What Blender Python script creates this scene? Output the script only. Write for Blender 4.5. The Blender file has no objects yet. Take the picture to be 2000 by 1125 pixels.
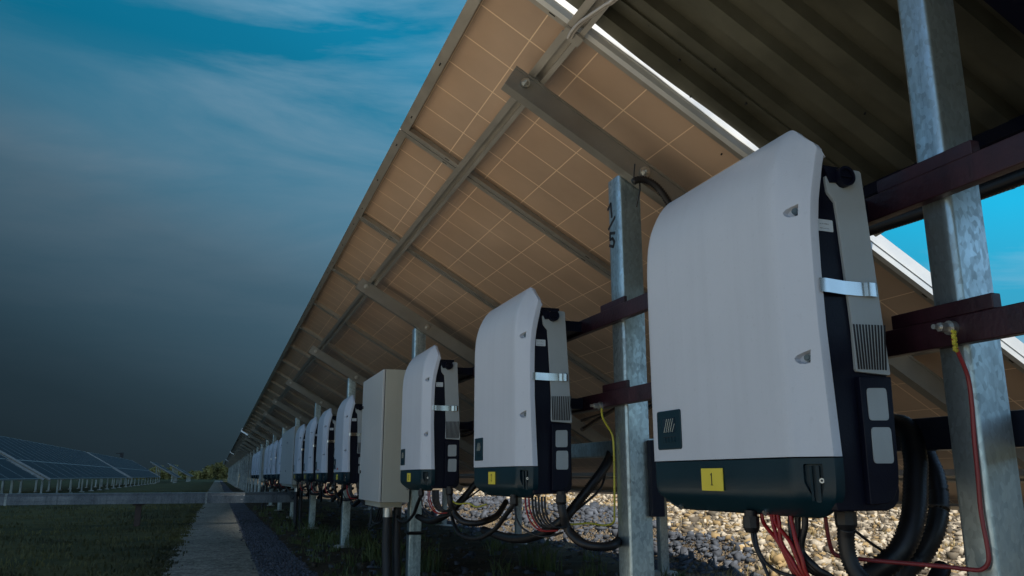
import bpy, math, random
import numpy as np
from mathutils import Vector, Matrix
random.seed(7); rng = np.random.default_rng(7)
K = 0.73                 # one layout unit in metres
GZ = -0.79               # ground height in layout units (camera = 0)
sc = bpy.context.scene
col = sc.collection
# ------------------------------------------------------------------ camera
F = 1575.0
PT = math.atan(367.5 / F); AZ = math.atan(575 / math.hypot(F, 367.5))
fw = Vector((math.sin(AZ) * math.cos(PT), math.cos(AZ) * math.cos(PT), math.sin(PT)))
rt = Vector((math.cos(AZ), -math.sin(AZ), 0)); upv = rt.cross(fw)
cd = bpy.data.cameras.new('camera'); cam = bpy.data.objects.new('camera', cd); col.objects.link(cam)
cd.sensor_width = 36; cd.lens = F / 2000 * 36; cd.clip_start = .02; cd.clip_end = 3000
cam.matrix_world = Matrix(((rt.x, upv.x, -fw.x, 0), (rt.y, upv.y, -fw.y, 0), (rt.z, upv.z, -fw.z, -GZ * K), (0, 0, 0, 1)))
sc.camera = cam

def at(u, v, X=None, Y=None, Z=None):
    """point (layout units) where the sight line of photo point u, v meets a plane"""
    d = fw + rt * ((u - 1000) / F) + upv * (-(v - 562.5) / F)
    k = X / d.x if X is not None else (Y / d.y if Y is not None else Z / d.z)
    return Vector(d * k)

# ------------------------------------------------------------------ mesh tools
class MB:
    def __init__(s): s.v = []; s.f = []; s.m = []; s.cur = 0
    def add(s, vs, fs):
        n = len(s.v); s.v += [tuple(p) for p in vs]; s.f += [tuple(i + n for i in f) for f in fs]; s.m += [s.cur] * len(fs)
    def box(s, x0, x1, y0, y1, z0, z1):
        s.add([(x0, y0, z0), (x1, y0, z0), (x1, y1, z0), (x0, y1, z0), (x0, y0, z1), (x1, y0, z1), (x1, y1, z1), (x0, y1, z1)],
              [(0, 3, 2, 1), (4, 5, 6, 7), (0, 1, 5, 4), (1, 2, 6, 5), (2, 3, 7, 6), (3, 0, 4, 7)])
    def prism(s, pts, a0, a1, ax='y'):
        """polygon of 2-D points extruded along an axis"""
        def P(p, a): return (p[0], a, p[1]) if ax == 'y' else ((a, p[0], p[1]) if ax == 'x' else (p[0], p[1], a))
        n = len(pts)
        s.add([P(p, a0) for p in pts] + [P(p, a1) for p in pts],
              [tuple(range(n)), tuple(range(2 * n - 1, n - 1, -1))] + [(i, i + n, (i + 1) % n + n, (i + 1) % n) for i in range(n)])
    def cyl(s, a, b, r0, r1=None, n=16):
        a = Vector(a); b = Vector(b); r1 = r0 if r1 is None else r1
        d = (b - a).normalized(); t = Vector((0, 0, 1)) if abs(d.z) < .9 else Vector((1, 0, 0))
        p = d.cross(t).normalized(); q = d.cross(p)
        ring = lambda c, r: [c + (p * math.cos(2 * math.pi * i / n) + q * math.sin(2 * math.pi * i / n)) * r for i in range(n)]
        s.add(ring(a, r0) + ring(b, r1), [tuple(range(n)), tuple(range(2 * n - 1, n - 1, -1))] + [(i, i + n, (i + 1) % n + n, (i + 1) % n) for i in range(n)])
    def tube(s, pts, r, n=8, rib=0, pitch=.006, smooth=True):
        P = [Vector(p) for p in pts]
        if smooth and len(P) > 2:
            Q = []
            for i in range(len(P) - 1):
                p0 = P[max(i - 1, 0)]; p1 = P[i]; p2 = P[i + 1]; p3 = P[min(i + 2, len(P) - 1)]
                for k in range(10):
                    t = k / 10
                    Q.append(.5 * ((2 * p1) + (p2 - p0) * t + (2 * p0 - 5 * p1 + 4 * p2 - p3) * t * t + (3 * p1 - p0 - 3 * p2 + p3) * t ** 3))
            Q.append(P[-1]); P = Q
        if rib:
            L = [0]
            for i in range(1, len(P)): L.append(L[-1] + (P[i] - P[i - 1]).length)
            m = max(4, int(L[-1] / pitch * 2)); Q = []; j = 0
            for k in range(m + 1):
                l = L[-1] * k / m
                while j < len(L) - 2 and L[j + 1] < l: j += 1
                Q.append(P[j].lerp(P[j + 1], (l - L[j]) / max(L[j + 1] - L[j], 1e-9)))
            P = Q
        vs = []; ref = Vector((.31, .17, .93))
        for i, c in enumerate(P):
            d = (P[min(i + 1, len(P) - 1)] - P[max(i - 1, 0)]).normalized()
            a = d.cross(ref)
            if a.length < .1: a = d.cross(Vector((1, 0, 0)))
            a.normalize(); b = d.cross(a); ref = b.cross(d) if False else ref
            rr = r * (1 + (rib if i % 2 else -rib))
            vs += [c + (a * math.cos(2 * math.pi * k / n) + b * math.sin(2 * math.pi * k / n)) * rr for k in range(n)]
        fs = [(i * n + k, i * n + (k + 1) % n, (i + 1) * n + (k + 1) % n, (i + 1) * n + k) for i in range(len(P) - 1) for k in range(n)]
        fs += [tuple(range(n - 1, -1, -1)), tuple((len(P) - 1) * n + k for k in range(n))]
        s.add(vs, fs)
    def mesh(s, name, mats, off=(0, 0, 0), smooth=False):
        me = bpy.data.meshes.new(name)
        o = np.array(off)
        v = (np.array(s.v, dtype=float).reshape(-1, 3) - o) * K
        me.from_pydata(v.tolist(), [], s.f)
        for m in (mats if isinstance(mats, (list, tuple)) else [mats]): me.materials.append(m)
        if isinstance(mats, (list, tuple)): me.polygons.foreach_set('material_index', s.m)
        if smooth: me.polygons.foreach_set('use_smooth', [True] * len(s.f))
        me.validate(); me.update()
        return me
    def build(s, name, mats, parent=None, bevel=0, smooth=False, seg=2):
        off = parent['_o'] if parent is not None else (0, 0, 0)
        ob = bpy.data.objects.new(name, s.mesh(name, mats, off, smooth)); col.objects.link(ob)
        if parent is not None: ob.parent = parent; ob['_o'] = list(off)
        else: ob.location = (0, 0, -GZ * K)
        if bevel:
            b = ob.modifiers.new('bevel', 'BEVEL'); b.width = bevel * K; b.segments = seg; b.limit_method = 'ANGLE'; b.angle_limit = math.radians(40)
            for p in ob.data.polygons: p.use_smooth = True
            w = ob.modifiers.new('wn', 'WEIGHTED_NORMAL'); w.keep_sharp = True
        elif smooth == 'auto':
            for p in ob.data.polygons: p.use_smooth = True
            auto(ob, 35)
        return ob
def auto(ob, deg):
    me = ob.data
    import bmesh
    bm = bmesh.new(); bm.from_mesh(me)
    for e in bm.edges:
        if len(e.link_faces) == 2 and e.calc_face_angle(0) > math.radians(deg): e.smooth = False
    for f in bm.faces: f.smooth = True
    bm.to_mesh(me); bm.free()
def tag(o, label=None, cat=None, group=None, kind=None):
    if label: o['label'] = label
    if cat: o['category'] = cat
    if group: o['group'] = group
    if kind: o['kind'] = kind
    return o
def thing(name, o, label, cat, group=None):
    e = bpy.data.objects.new(name, None); col.objects.link(e); e.empty_display_size = .1
    e.location = (o[0] * K, o[1] * K, (o[2] - GZ) * K); e['_o'] = list(o)
    return tag(e, label, cat, group)
def copy_tree(root, dy, label=None):
    def rec(o, par):
        c = o.copy(); col.objects.link(c)
        if par is not None: c.parent = par
        for ch in list(o.children): rec(ch, c)
        return c
    c = rec(root, None); c.location.y += dy * K
    if label: c['label'] = label
    return c

# ------------------------------------------------------------------ materials
def nt(name):
    m = bpy.data.materials.new(name); m.use_nodes = True
    n = m.node_tree; return m, n, n.nodes['Principled BSDF']
def N(n, t, **kw):
    x = n.nodes.new(t)
    for k, v in kw.items():
        if k == 'op': x.operation = v
        elif isinstance(k, str) and k in x.inputs: x.inputs[k].default_value = v
        else: setattr(x, k, v)
    return x
def ramp(n, fac, stops, interp='LINEAR'):
    r = n.nodes.new('ShaderNodeValToRGB'); r.color_ramp.interpolation = interp
    e = r.color_ramp.elements
    while len(e) < len(stops): e.new(.5)
    for i, (p, c) in enumerate(stops):
        e[i].position = p; e[i].color = (c[0], c[1], c[2], 1) if isinstance(c, (tuple, list)) else (c, c, c, 1)
    n.links.new(fac, r.inputs[0]); return r
def mat(name, c, rough=.5, metal=0, var=.12, scale=8, bump=0, bscale=60, spec=.5, rvar=.1, coat=0, c2=None):
    """general surface: colour mottling, roughness variation and a fine bump"""
    m, n, b = nt(name)
    tc = N(n, 'ShaderNodeTexCoord'); no = N(n, 'ShaderNodeTexNoise', Scale=scale, Detail=6.0, Roughness=.6)
    n.links.new(tc.outputs['Object'], no.inputs['Vector'])
    lo = [x * (1 - var) for x in c]; hi = [min(1, x * (1 + var)) for x in (c2 or c)]
    r = ramp(n, no.outputs['Fac'], [(.32, lo), (.68, hi)]); n.links.new(r.outputs[0], b.inputs['Base Color'])
    rr = ramp(n, no.outputs['Fac'], [(.3, max(0, rough - rvar)), (.7, min(1, rough + rvar))]); n.links.new(rr.outputs[0], b.inputs['Roughness'])
    b.inputs['Metallic'].default_value = metal; b.inputs['Specular IOR Level'].default_value = spec
    if coat: b.inputs['Coat Weight'].default_value = coat; b.inputs['Coat Roughness'].default_value = .15
    if bump:
        nb = N(n, 'ShaderNodeTexNoise', Scale=bscale, Detail=3.0); n.links.new(tc.outputs['Object'], nb.inputs['Vector'])
        bp = N(n, 'ShaderNodeBump', Strength=bump, Distance=.002); n.links.new(nb.outputs['Fac'], bp.inputs['Height']); n.links.new(bp.outputs[0], b.inputs['Normal'])
    return m
def streaks(m, amt=.045):
    """dust film and faint rain runs on a coated cover"""
    n = m.node_tree; b = n.nodes['Principled BSDF']; src = b.inputs['Base Color'].links[0].from_socket
    tc = N(n, 'ShaderNodeTexCoord'); mp = N(n, 'ShaderNodeMapping'); mp.inputs['Scale'].default_value = (38, 38, 1.6); n.links.new(tc.outputs['Object'], mp.inputs[0])
    a = N(n, 'ShaderNodeTexNoise', Scale=1.0, Detail=5.0, Roughness=.6); n.links.new(mp.outputs[0], a.inputs['Vector'])
    c = N(n, 'ShaderNodeTexNoise', Scale=140.0, Detail=2.0); n.links.new(tc.outputs['Object'], c.inputs['Vector'])
    r = ramp(n, a.outputs['Fac'], [(.45, 1.0), (.75, 1 - amt)]); r2 = ramp(n, c.outputs['Fac'], [(.28, .72), (.36, 1.0)])
    for q in (r, r2):
        mu = N(n, 'ShaderNodeMix', data_type='RGBA', blend_type='MULTIPLY'); mu.inputs[0].default_value = 1 if q is r else .18
        n.links.new(src, mu.inputs[6]); n.links.new(q.outputs[0], mu.inputs[7]); src = mu.outputs[2]
    n.links.new(src, b.inputs['Base Color'])
def galv(name, base=(.40, .48, .50), metal=.85):
    """hot-dip galvanised steel: spangle, streaks, dull patches"""
    m, n, b = nt(name); tc = N(n, 'ShaderNodeTexCoord')
    mp = N(n, 'ShaderNodeMapping'); mp.inputs['Scale'].default_value = (1, 1, .55); n.links.new(tc.outputs['Object'], mp.inputs[0])
    ns = N(n, 'ShaderNodeTexNoise', Scale=22.0, Detail=3.0); n.links.new(mp.outputs[0], ns.inputs['Vector'])
    ad = N(n, 'ShaderNodeVectorMath', op='ADD'); sc_ = N(n, 'ShaderNodeVectorMath', op='SCALE'); sc_.inputs['Scale'].default_value = .02
    n.links.new(ns.outputs['Color'], sc_.inputs[0]); n.links.new(mp.outputs[0], ad.inputs[0]); n.links.new(sc_.outputs[0], ad.inputs[1])
    vo = N(n, 'ShaderNodeTexVoronoi', Scale=170.0); n.links.new(ad.outputs[0], vo.inputs['Vector'])
    sp = N(n, 'ShaderNodeSeparateColor'); n.links.new(vo.outputs['Color'], sp.inputs[0])
    no = N(n, 'ShaderNodeTexNoise', Scale=7.0, Detail=8.0, Roughness=.65); n.links.new(mp.outputs[0], no.inputs['Vector'])
    mx = N(n, 'ShaderNodeMath', op='MULTIPLY_ADD'); mx.inputs[1].default_value = .22; n.links.new(sp.outputs[0], mx.inputs[0]); n.links.new(no.outputs['Fac'], mx.inputs[2])
    r = ramp(n, mx.outputs[0], [(.38, [x * .6 for x in base]), (.60, base), (.85, [min(1, x * 1.4) for x in base])])
    # run-off streaks
    m2 = N(n, 'ShaderNodeMapping'); m2.inputs['Scale'].default_value = (30, 30, 1.3); n.links.new(tc.outputs['Object'], m2.inputs[0])
    n2 = N(n, 'ShaderNodeTexNoise', Scale=1.0, Detail=4.0); n.links.new(m2.outputs[0], n2.inputs['Vector'])
    r2 = ramp(n, n2.outputs['Fac'], [(.55, 1.0), (.72, .6)])
    mu = N(n, 'ShaderNodeMix', data_type='RGBA', blend_type='MULTIPLY'); mu.inputs[0].default_value = 1
    n.links.new(r.outputs[0], mu.inputs[6]); n.links.new(r2.outputs[0], mu.inputs[7]); n.links.new(mu.outputs[2], b.inputs['Base Color'])
    rr = ramp(n, mx.outputs[0], [(.3, .52), (.8, .30)]); n.links.new(rr.outputs[0], b.inputs['Roughness'])
    b.inputs['Metallic'].default_value = metal
    bp = N(n, 'ShaderNodeBump', Strength=.25, Distance=.002); n.links.new(no.outputs['Fac'], bp.inputs['Height']); n.links.new(bp.outputs[0], b.inputs['Normal'])
    return m
def cells(name, back, line, front=False):
    """solar cells in a square grid; object coordinates: x down the slope, y along the row"""
    m, n, b = nt(name); tc = N(n, 'ShaderNodeTexCoord'); sp = N(n, 'ShaderNodeSeparateXYZ'); n.links.new(tc.outputs['Object'], sp.inputs[0])
    pit = .2125 * K; masks = []
    for ax in (0, 1):
        a = N(n, 'ShaderNodeMath', op='ADD'); a.inputs[1].default_value = -.045 * K + pit / 2; n.links.new(sp.outputs[ax], a.inputs[0])
        d = N(n, 'ShaderNodeMath', op='PINGPONG'); d.inputs[1].default_value = pit / 2
        n.links.new(a.outputs[0], d.inputs[0])                 # pit/2 at the cell borders
        g = N(n, 'ShaderNodeMath', op='GREATER_THAN'); g.inputs[1].default_value = pit / 2 - (.0021 if ax == 0 else .0032) * K; n.links.new(d.outputs[0], g.inputs[0]); masks.append(g)
    mx = N(n, 'ShaderNodeMath', op='MAXIMUM'); n.links.new(masks[0].outputs[0], mx.inputs[0]); n.links.new(masks[1].outputs[0], mx.inputs[1])
    no = N(n, 'ShaderNodeTexNoise', Scale=2.2, Detail=5.0, Roughness=.55); n.links.new(tc.outputs['Object'], no.inputs['Vector'])
    r = ramp(n, no.outputs['Fac'], [(.3, [x * .82 for x in back]), (.7, [x * 1.15 for x in back])])
    mi = N(n, 'ShaderNodeMix', data_type='RGBA'); n.links.new(mx.outputs[0], mi.inputs[0]); n.links.new(r.outputs[0], mi.inputs[6]); mi.inputs[7].default_value = (*line, 1)
    n.links.new(mi.outputs[2], b.inputs['Base Color']); b.inputs['Roughness'].default_value = .28 if front else .42
    b.inputs['Specular IOR Level'].default_value = .25 if front else .5
    if front: b.inputs['IOR'].default_value = 1.15; b.inputs['Roughness'].default_value = .4
    return m
M = {}
M['shell'] = mat('light_grey_powder_coat', (.56, .605, .68), .42, var=.045, scale=2.5, bump=.12, bscale=420, rvar=.05)
M['plate'] = mat('warm_grey_plastic', (.36, .40, .41), .5, var=.05, scale=5, bump=.1, bscale=400)
M['teal'] = mat('dark_slate_plastic', (.005, .026, .038), .36, spec=.3, var=.12, scale=5, bump=.12, bscale=500, rvar=.06)
M['body'] = mat('near_black_plastic', (.003, .004, .013), .45, spec=.22, var=.15, bump=.15, bscale=350)
M['black'] = mat('black_rubber', (.009, .009, .011), .45, var=.2, scale=30)
M['dust'] = mat('dusty_black_conduit', (.02, .021, .024), .55, var=.35, scale=25)
M['red'] = mat('red_cable_sheath', (.30, .008, .008), .35, var=.15, scale=20)
M['earthred'] = mat('dull_red_earth_wire', (.25, .03, .035), .4, var=.15, scale=20)
M['yellow'] = mat('yellow_plate', (.75, .62, .06), .45, var=.05, scale=20)
M['ygreen'] = mat('yellow_green_wire', (.5, .45, .05), .4, var=.2, scale=25)
M['ink'] = mat('black_ink', (.012, .012, .014), .6)
M['label'] = mat('white_label', (.6, .66, .7), .5, var=.04)
M['steel'] = mat('polished_spring_steel', (.58, .58, .57), .2, 1, var=.04, scale=12, rvar=.05)
M['darksteel'] = mat('dark_steel_screw', (.12, .14, .14), .4, .8, var=.2, scale=60)
M['zinc'] = mat('zinc_bolt', (.55, .55, .52), .35, .9, var=.2, scale=60)
M['galv'] = galv('galvanised_steel')
M['traymetal'] = galv('dull_tray_steel', (.13, .15, .17), .5)
M['galvdull'] = galv('weathered_galvanised_steel', (.30, .33, .33), .55)
M['maroon'] = mat('dark_maroon_paint', (.030, .008, .014), .45, var=.3, scale=14, bump=.4, bscale=120, rvar=.12)
M['alu'] = mat('anodised_aluminium', (.42, .39, .34), .42, .55, var=.08, scale=9, bump=.05)
M['rafter'] = mat('dull_aluminium_channel', (.30, .285, .25), .45, .5, var=.15, scale=5, bump=.1)
M['faralu'] = mat('darker_aluminium', (.26, .27, .27), .5, .3, var=.1)  # darker tone for far panel frames and the side rows' end rails
M['alulight'] = mat('mill_aluminium', (.72, .72, .70), .4, .35, var=.06, scale=9)
M['backsheet'] = cells('panel_backsheet', (.52, .365, .255), (.90, .68, .46))
M['glass'] = cells('panel_cells_under_glass', (.006, .011, .022), (.02, .03, .045), True)
M['sheet'] = mat('olive_galvanised_sheet', (.085, .083, .060), .40, .45, var=.22, scale=3.5, bump=.1, bscale=30, c2=(.12, .117, .086))
M['cab'] = mat('beige_grey_powder_coat', (.43, .43, .36), .45, var=.04, scale=3, bump=.15, bscale=300)
M['cabdoor'] = mat('pale_grey_door_coat', (.50, .52, .52), .42, var=.04, scale=3, bump=.15, bscale=300)
M['concrete'] = mat('footing_concrete', (.34, .33, .29), .9, var=.3, scale=18, bump=.9, bscale=60)
M['rust'] = mat('rusty_post_paint', (.07, .042, .032), .7, var=.3, scale=20)
M['navy'] = mat('dark_navy_channel', (.022, .026, .045), .4, .3, var=.2, scale=10)
M['blade'] = mat('green_blades', (.045, .075, .016), .6, var=.4, scale=3, c2=(.09, .11, .03))
M['dry'] = mat('dry_straw', (.38, .29, .12), .7, var=.3, scale=6)
M['leafy'] = mat('tree_foliage', (.16, .15, .04), .7, var=.5, scale=.4, c2=(.26, .22, .07))
M['screen'] = mat('display_glass', (.02, .035, .05), .12, var=.1)
M['film'] = mat('screen_film_edge', (.45, .48, .42), .3)

for k_ in ('shell', 'cab', 'cabdoor', 'plate'): streaks(M[k_])
streaks(M['maroon'], .35)
def ground_mat(name, c1, c2, scale, bump, extra=None, vor=0, dist=.02):
    m, n, b = nt(name); tc = N(n, 'ShaderNodeTexCoord')
    no = N(n, 'ShaderNodeTexNoise', Scale=scale, Detail=9.0, Roughness=.68); n.links.new(tc.outputs['Object'], no.inputs['Vector'])
    big = N(n, 'ShaderNodeTexNoise', Scale=.7, Detail=5.0); n.links.new(tc.outputs['Object'], big.inputs['Vector'])
    a = N(n, 'ShaderNodeMath', op='MULTIPLY_ADD'); a.inputs[1].default_value = .6; n.links.new(big.outputs['Fac'], a.inputs[0]); n.links.new(no.outputs['Fac'], a.inputs[2])
    stops = [(.55, c1), (.95, c2)] if not extra else [(.5, c1), (.75, extra), (1.0, c2)]
    r = ramp(n, a.outputs[0], stops); outc = r.outputs[0]; h = no.outputs['Fac']
    if vor:
        vo = N(n, 'ShaderNodeTexVoronoi', Scale=vor); n.links.new(tc.outputs['Object'], vo.inputs['Vector'])
        sp = N(n, 'ShaderNodeSeparateColor'); n.links.new(vo.outputs['Color'], sp.inputs[0])
        r2 = ramp(n, sp.outputs[0], [(0, .55), (1, 1.35)])
        mu = N(n, 'ShaderNodeMix', data_type='RGBA', blend_type='MULTIPLY'); mu.inputs[0].default_value = 1
        n.links.new(outc, mu.inputs[6]); n.links.new(r2.outputs[0], mu.inputs[7]); outc = mu.outputs[2]
        inv = N(n, 'ShaderNodeMath', op='SUBTRACT'); inv.inputs[0].default_value = 1; n.links.new(vo.outputs['Distance'], inv.inputs[1]); h = inv.outputs[0]
    n.links.new(outc, b.inputs['Base Color']); b.inputs['Roughness'].default_value = .93; b.inputs['Specular IOR Level'].default_value = .2
    bp = N(n, 'ShaderNodeBump', Strength=bump, Distance=dist); n.links.new(h, bp.inputs['Height']); n.links.new(bp.outputs[0], b.inputs['Normal'])
    return m
M['field'] = ground_mat('rough_grass_field', (.022, .028, .010), (.09, .08, .025), 2.5, .8, (.045, .048, .016), dist=.06)
M['path'] = ground_mat('pale_grit_path', (.13, .14, .13), (.27, .27, .245), 9, .6, vor=60, dist=.01)
M['bluegravel'] = ground_mat('blue_grey_gravel', (.055, .065, .09), (.13, .145, .18), 6, 1, vor=42, dist=.02)
M['bounce'] = ground_mat('pale_bounce_ground', (.50, .43, .33), (.70, .62, .51), 7, .6, vor=50, dist=.01)  # made-up pale ground outside the view, for warm bounce light
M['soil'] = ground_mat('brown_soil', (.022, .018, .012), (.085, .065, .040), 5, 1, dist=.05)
M['rubble'] = ground_mat('pale_stone_rubble', (.07, .05, .03), (.30, .235, .16), 9, 1, vor=60, dist=.03)

# ------------------------------------------------------------------ ground
def sheet(name, x0, x1, y0, y1, z, m, nx=2, ny=2, fz=None, fx=None):
    b = MB(); xs = np.linspace(x0, x1, nx); ys = np.linspace(y0, y1, ny)
    for j, y in enumerate(ys):
        for i, x in enumerate(xs):
            xx = fx(x, y, i, nx) if fx else x
            b.v.append((xx, y, z + (fz(xx, y) if fz else 0)))
    for j in range(ny - 1):
        for i in range(nx - 1):
            a = j * nx + i; b.f.append((a, a + 1, a + nx + 1, a + nx)); b.m.append(0)
    o = b.build(name, M[m], smooth=True); o['kind'] = 'structure'; return o
def wob(y, a, f): return a * (math.sin(y * f) + .6 * math.sin(y * f * 2.7 + 1) + .4 * math.sin(y * f * 6.1 + 2))
def edge(l0, l1):
    def fx(x, y, i, nx):
        if i == 0: return x + wob(y, l0, .8)
        if i == nx - 1: return x + wob(y + 5, l1, .7)
        return x
    return fx
sheet('ground', -900, 900, -300, 1500, GZ, 'field')
sheet('path', -.42, .39, -6, 160, GZ + .006, 'path', 3, 700, fx=edge(.018, .008))
sheet('gravel_strip', .38, .80, -6, 160, GZ + .012, 'bluegravel', 3, 700, fx=edge(.004, .03))
sheet('bounce_ground', -14, .37, -14, 5.9, GZ + .003, 'bounce', 3, 60, fx=edge(.2, .01))  # unseen ground added to throw light up onto undersides and covers
def soilz(x, y): return .018 * math.sin(x * 5 + y * 2) * math.sin(y * 3.1 - x) + .01 * math.sin(13 * x + 3) * math.sin(11 * y)
sheet('soil', .78, 4.3, -6, 60, GZ + .02, 'soil', 40, 600, soilz)
def bankz(x, y):
    cr = 4.1 + .18 * math.sin(y * .7) + .1 * math.sin(y * 1.9)
    top = .30 * min(1, max(0, (y - 3.5) / 4)) + .03 * math.sin(y * 1.3) + .02 * math.sin(y * 3 + x * 2)
    t = min(1, max(0, (x - cr + .45) / .75)); t = t * t * (3 - 2 * t)
    return top * t - .01
sheet('rubble_bank', 3.55, 60, -8, 120, GZ + .014, 'rubble', 240, 500, bankz)

# ------------------------------------------------------------------ stones, grasses
def stones(name, pts, sizes, mats, pick=None, kind='stuff', label=None):
    t = (1 + 5 ** .5) / 2
    base = np.array([(x_, y_, z_) for z_ in (-1, 1) for x_, y_ in ((-1, -1), (1, -1), (1, 1), (-1, 1))]) / 1.45
    fc = np.array([(0, 2, 1), (0, 3, 2), (4, 5, 6), (4, 6, 7), (0, 1, 5), (0, 5, 4), (1, 2, 6), (1, 6, 5), (2, 3, 7), (2, 7, 6), (3, 0, 4), (3, 4, 7)])
    n = len(pts); P = np.array(pts); S = np.array(sizes)
    V = np.repeat(base[None], n, 0) * (1 + rng.normal(0, .16, (n, 8, 1))) + rng.normal(0, .2, (n, 8, 3))
    sx = rng.uniform(.6, 1.4, (n, 1, 3)); sx[:, :, 2] *= .7
    V = V * sx; a = rng.uniform(0, 6.28, n); c = np.cos(a)[:, None]; s = np.sin(a)[:, None]
    ti = rng.normal(0, .9, n)[:, None]
    x, y, z = V[..., 0], V[..., 1], V[..., 2]; x, z = x * np.cos(ti) - z * np.sin(ti), x * np.sin(ti) + z * np.cos(ti)
    V = np.stack([x * c - y * s, x * s + y * c, z], -1) * S[:, None, None] + P[:, None]
    V = (V.reshape(-1, 3)) * K; Fs = (fc[None] + 8 * np.arange(n)[:, None, None]).reshape(-1, 3)
    me = bpy.data.meshes.new(name); me.vertices.add(len(V)); me.vertices.foreach_set('co', V.ravel())
    me.loops.add(len(Fs) * 3); me.loops.foreach_set('vertex_index', Fs.ravel().astype(np.int32))
    me.polygons.add(len(Fs)); me.polygons.foreach_set('loop_start', np.arange(0, len(Fs) * 3, 3, dtype=np.int32))
    for m in mats: me.materials.append(m)
    idx = rng.integers(0, len(mats), n) if pick is None else pick
    me.polygons.foreach_set('material_index', np.repeat(idx, 12).astype(np.int32)); me.update(calc_edges=True); me.validate()
    o = bpy.data.objects.new(name, me); col.objects.link(o); o.location = (0, 0, -GZ * K); o['kind'] = kind
    if label: o['label'] = label
    return o
R1 = mat('pale_stone', (.30, .245, .175), .9, var=.45, scale=11, bump=.8, bscale=60, c2=(.46, .40, .31))
R2 = mat('ochre_stone', (.30, .21, .10), .9, var=.35, scale=7, bump=.6, bscale=40)
R3 = mat('grey_stone', (.11, .09, .065), .9, var=.35, scale=9, bump=.6, bscale=40)
R4 = mat('dark_blue_and_shade_stone', (.035, .042, .055), .85, var=.5, scale=9, bump=.6, bscale=40, c2=(.08, .09, .11))  # dark chips in gravel and soil; painted shade on the rubble bank
pts = []; sz = []; pk = []
def crest(y): return 4.1 + .18 * math.sin(y * .7) + .1 * math.sin(y * 1.9)
for i in range(85000):
    y = 3.2 + 22 * random.random() ** 1.6; x = 3.6 + (1.6 + y * .75) * random.random() ** 1.15
    s = random.choice((.004, .005, .006, .008, .010, .013, .020, .028) if i % 3 else (.003, .004, .005)) * random.uniform(.7, 1.3) * (1 + y * .05)
    pts.append((x, y, GZ + .014 + bankz(x, y) + s * .2)); sz.append(s)
    dark = x < 4.3 + .27 * min(y - 7, 5) + .1 * math.sin(y * 2.3) + random.gauss(0, .07)  # shade along the bank foot is put in as darker stone colour
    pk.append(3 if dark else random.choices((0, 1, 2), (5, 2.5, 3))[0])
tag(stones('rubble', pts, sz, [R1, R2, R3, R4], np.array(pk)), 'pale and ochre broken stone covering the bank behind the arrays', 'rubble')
pts = []; sz = []
for i in range(9000):
    y = 4.5 + 16 * random.random() ** 1.4; x = random.uniform(.40, .80) + (random.gauss(0, .03) if random.random() < .3 else 0)
    pts.append((x, y, GZ + .018)); sz.append(random.uniform(.006, .013))
tag(stones('gravel', pts, sz, [mat('blue_gravel_chip', (.09, .10, .13), .85, var=.4, scale=12), R4]), 'blue grey chippings laid in a strip beside the path', 'gravel')
pts = []; sz = []
for i in range(1500):
    y = 5.5 + 16 * random.random() ** 1.3; x = random.uniform(.85, 4.0)
    pts.append((x, y, GZ + .02 + soilz(x, y))); sz.append(random.choice((.008, .012, .02, .035)) * random.uniform(.7, 1.3))
tag(stones('soil_clods', pts, sz, [mat('soil_clod', (.05, .04, .028), .95, var=.4, scale=12), R4]), 'loose clods and small stones lying on the shaded soil', 'clods')

def blades(name, spots, m, label, hmin=.06, hmax=.2, w=.004):
    vs = []; fs = []
    for (cx, cy, cz, r, n, hm) in spots:
        for i in range(n):
            a = random.uniform(0, 6.28); q = r * random.random() ** .7
            x = cx + math.cos(a) * q; y = cy + math.sin(a) * q; h = random.uniform(hmin, hmax) * hm
            b = random.uniform(0, 6.28); le = random.uniform(.1, .7) * h; dx = math.cos(b) * le; dy = math.sin(b) * le
            c = random.uniform(0, 6.28); wx = math.cos(c) * w; wy = math.sin(c) * w; k = len(vs)
            vs += [(x - wx, y - wy, cz - .01), (x + wx, y + wy, cz - .01), (x + dx * .3 + wx * .8, y + dy * .3 + wy * .8, cz + h * .55), (x + dx * .3 - wx * .8, y + dy * .3 - wy * .8, cz + h * .55), (x + dx, y + dy, cz + h * random.uniform(.75, 1))]
            fs += [(k, k + 1, k + 2, k + 3), (k + 3, k + 2, k + 4)]
    b = MB(); b.v = vs; b.f = fs; b.m = [0] * len(fs)
    o = b.build(name, m); return tag(o, label, 'grass', kind='stuff')
sp = []
for i in range(210):
    y = 5.6 + 15 * random.random() ** 1.3; x = random.choice((random.uniform(.85, 1.6), random.uniform(.85, 3.6)))
    sp.append((x, y, GZ + .02, random.uniform(.03, .12), random.randint(8, 30), random.uniform(.3, .95)))
for u, v in [(715, 1075), (690, 1075), (760, 1110), (845, 1120), (1075, 1118), (640, 1060), (820, 1118), (600, 1050), (730, 1100), (1040, 1110)]:
    p = at(u, v, Z=GZ); sp.append((p.x, p.y, GZ + .02, .12, 60, 1.5))
blades('weeds', sp, M['blade'], 'dark green weeds growing on the shaded soil by the posts')
sp = []
for u, v in [(1230, 1120), (1420, 1120), (1440, 1115), (1520, 1110), (1465, 1120), (1380, 1118), (1545, 1060), (1500, 1090), (1600, 1080)]:
    p = at(u, v, Z=GZ + .1); sp.append((p.x, p.y, GZ + bankz(p.x, p.y), .10, 28, 1.0))
for i in range(60):
    y = random.uniform(5, 14); x = random.uniform(3.9, 6.5); sp.append((x, y, GZ + bankz(x, y), .1, 16, .6))
blades('dry_grass', sp, M['dry'], 'straw coloured dry grass tufts among the rubble', .05, .17, .003)
sp = []
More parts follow.
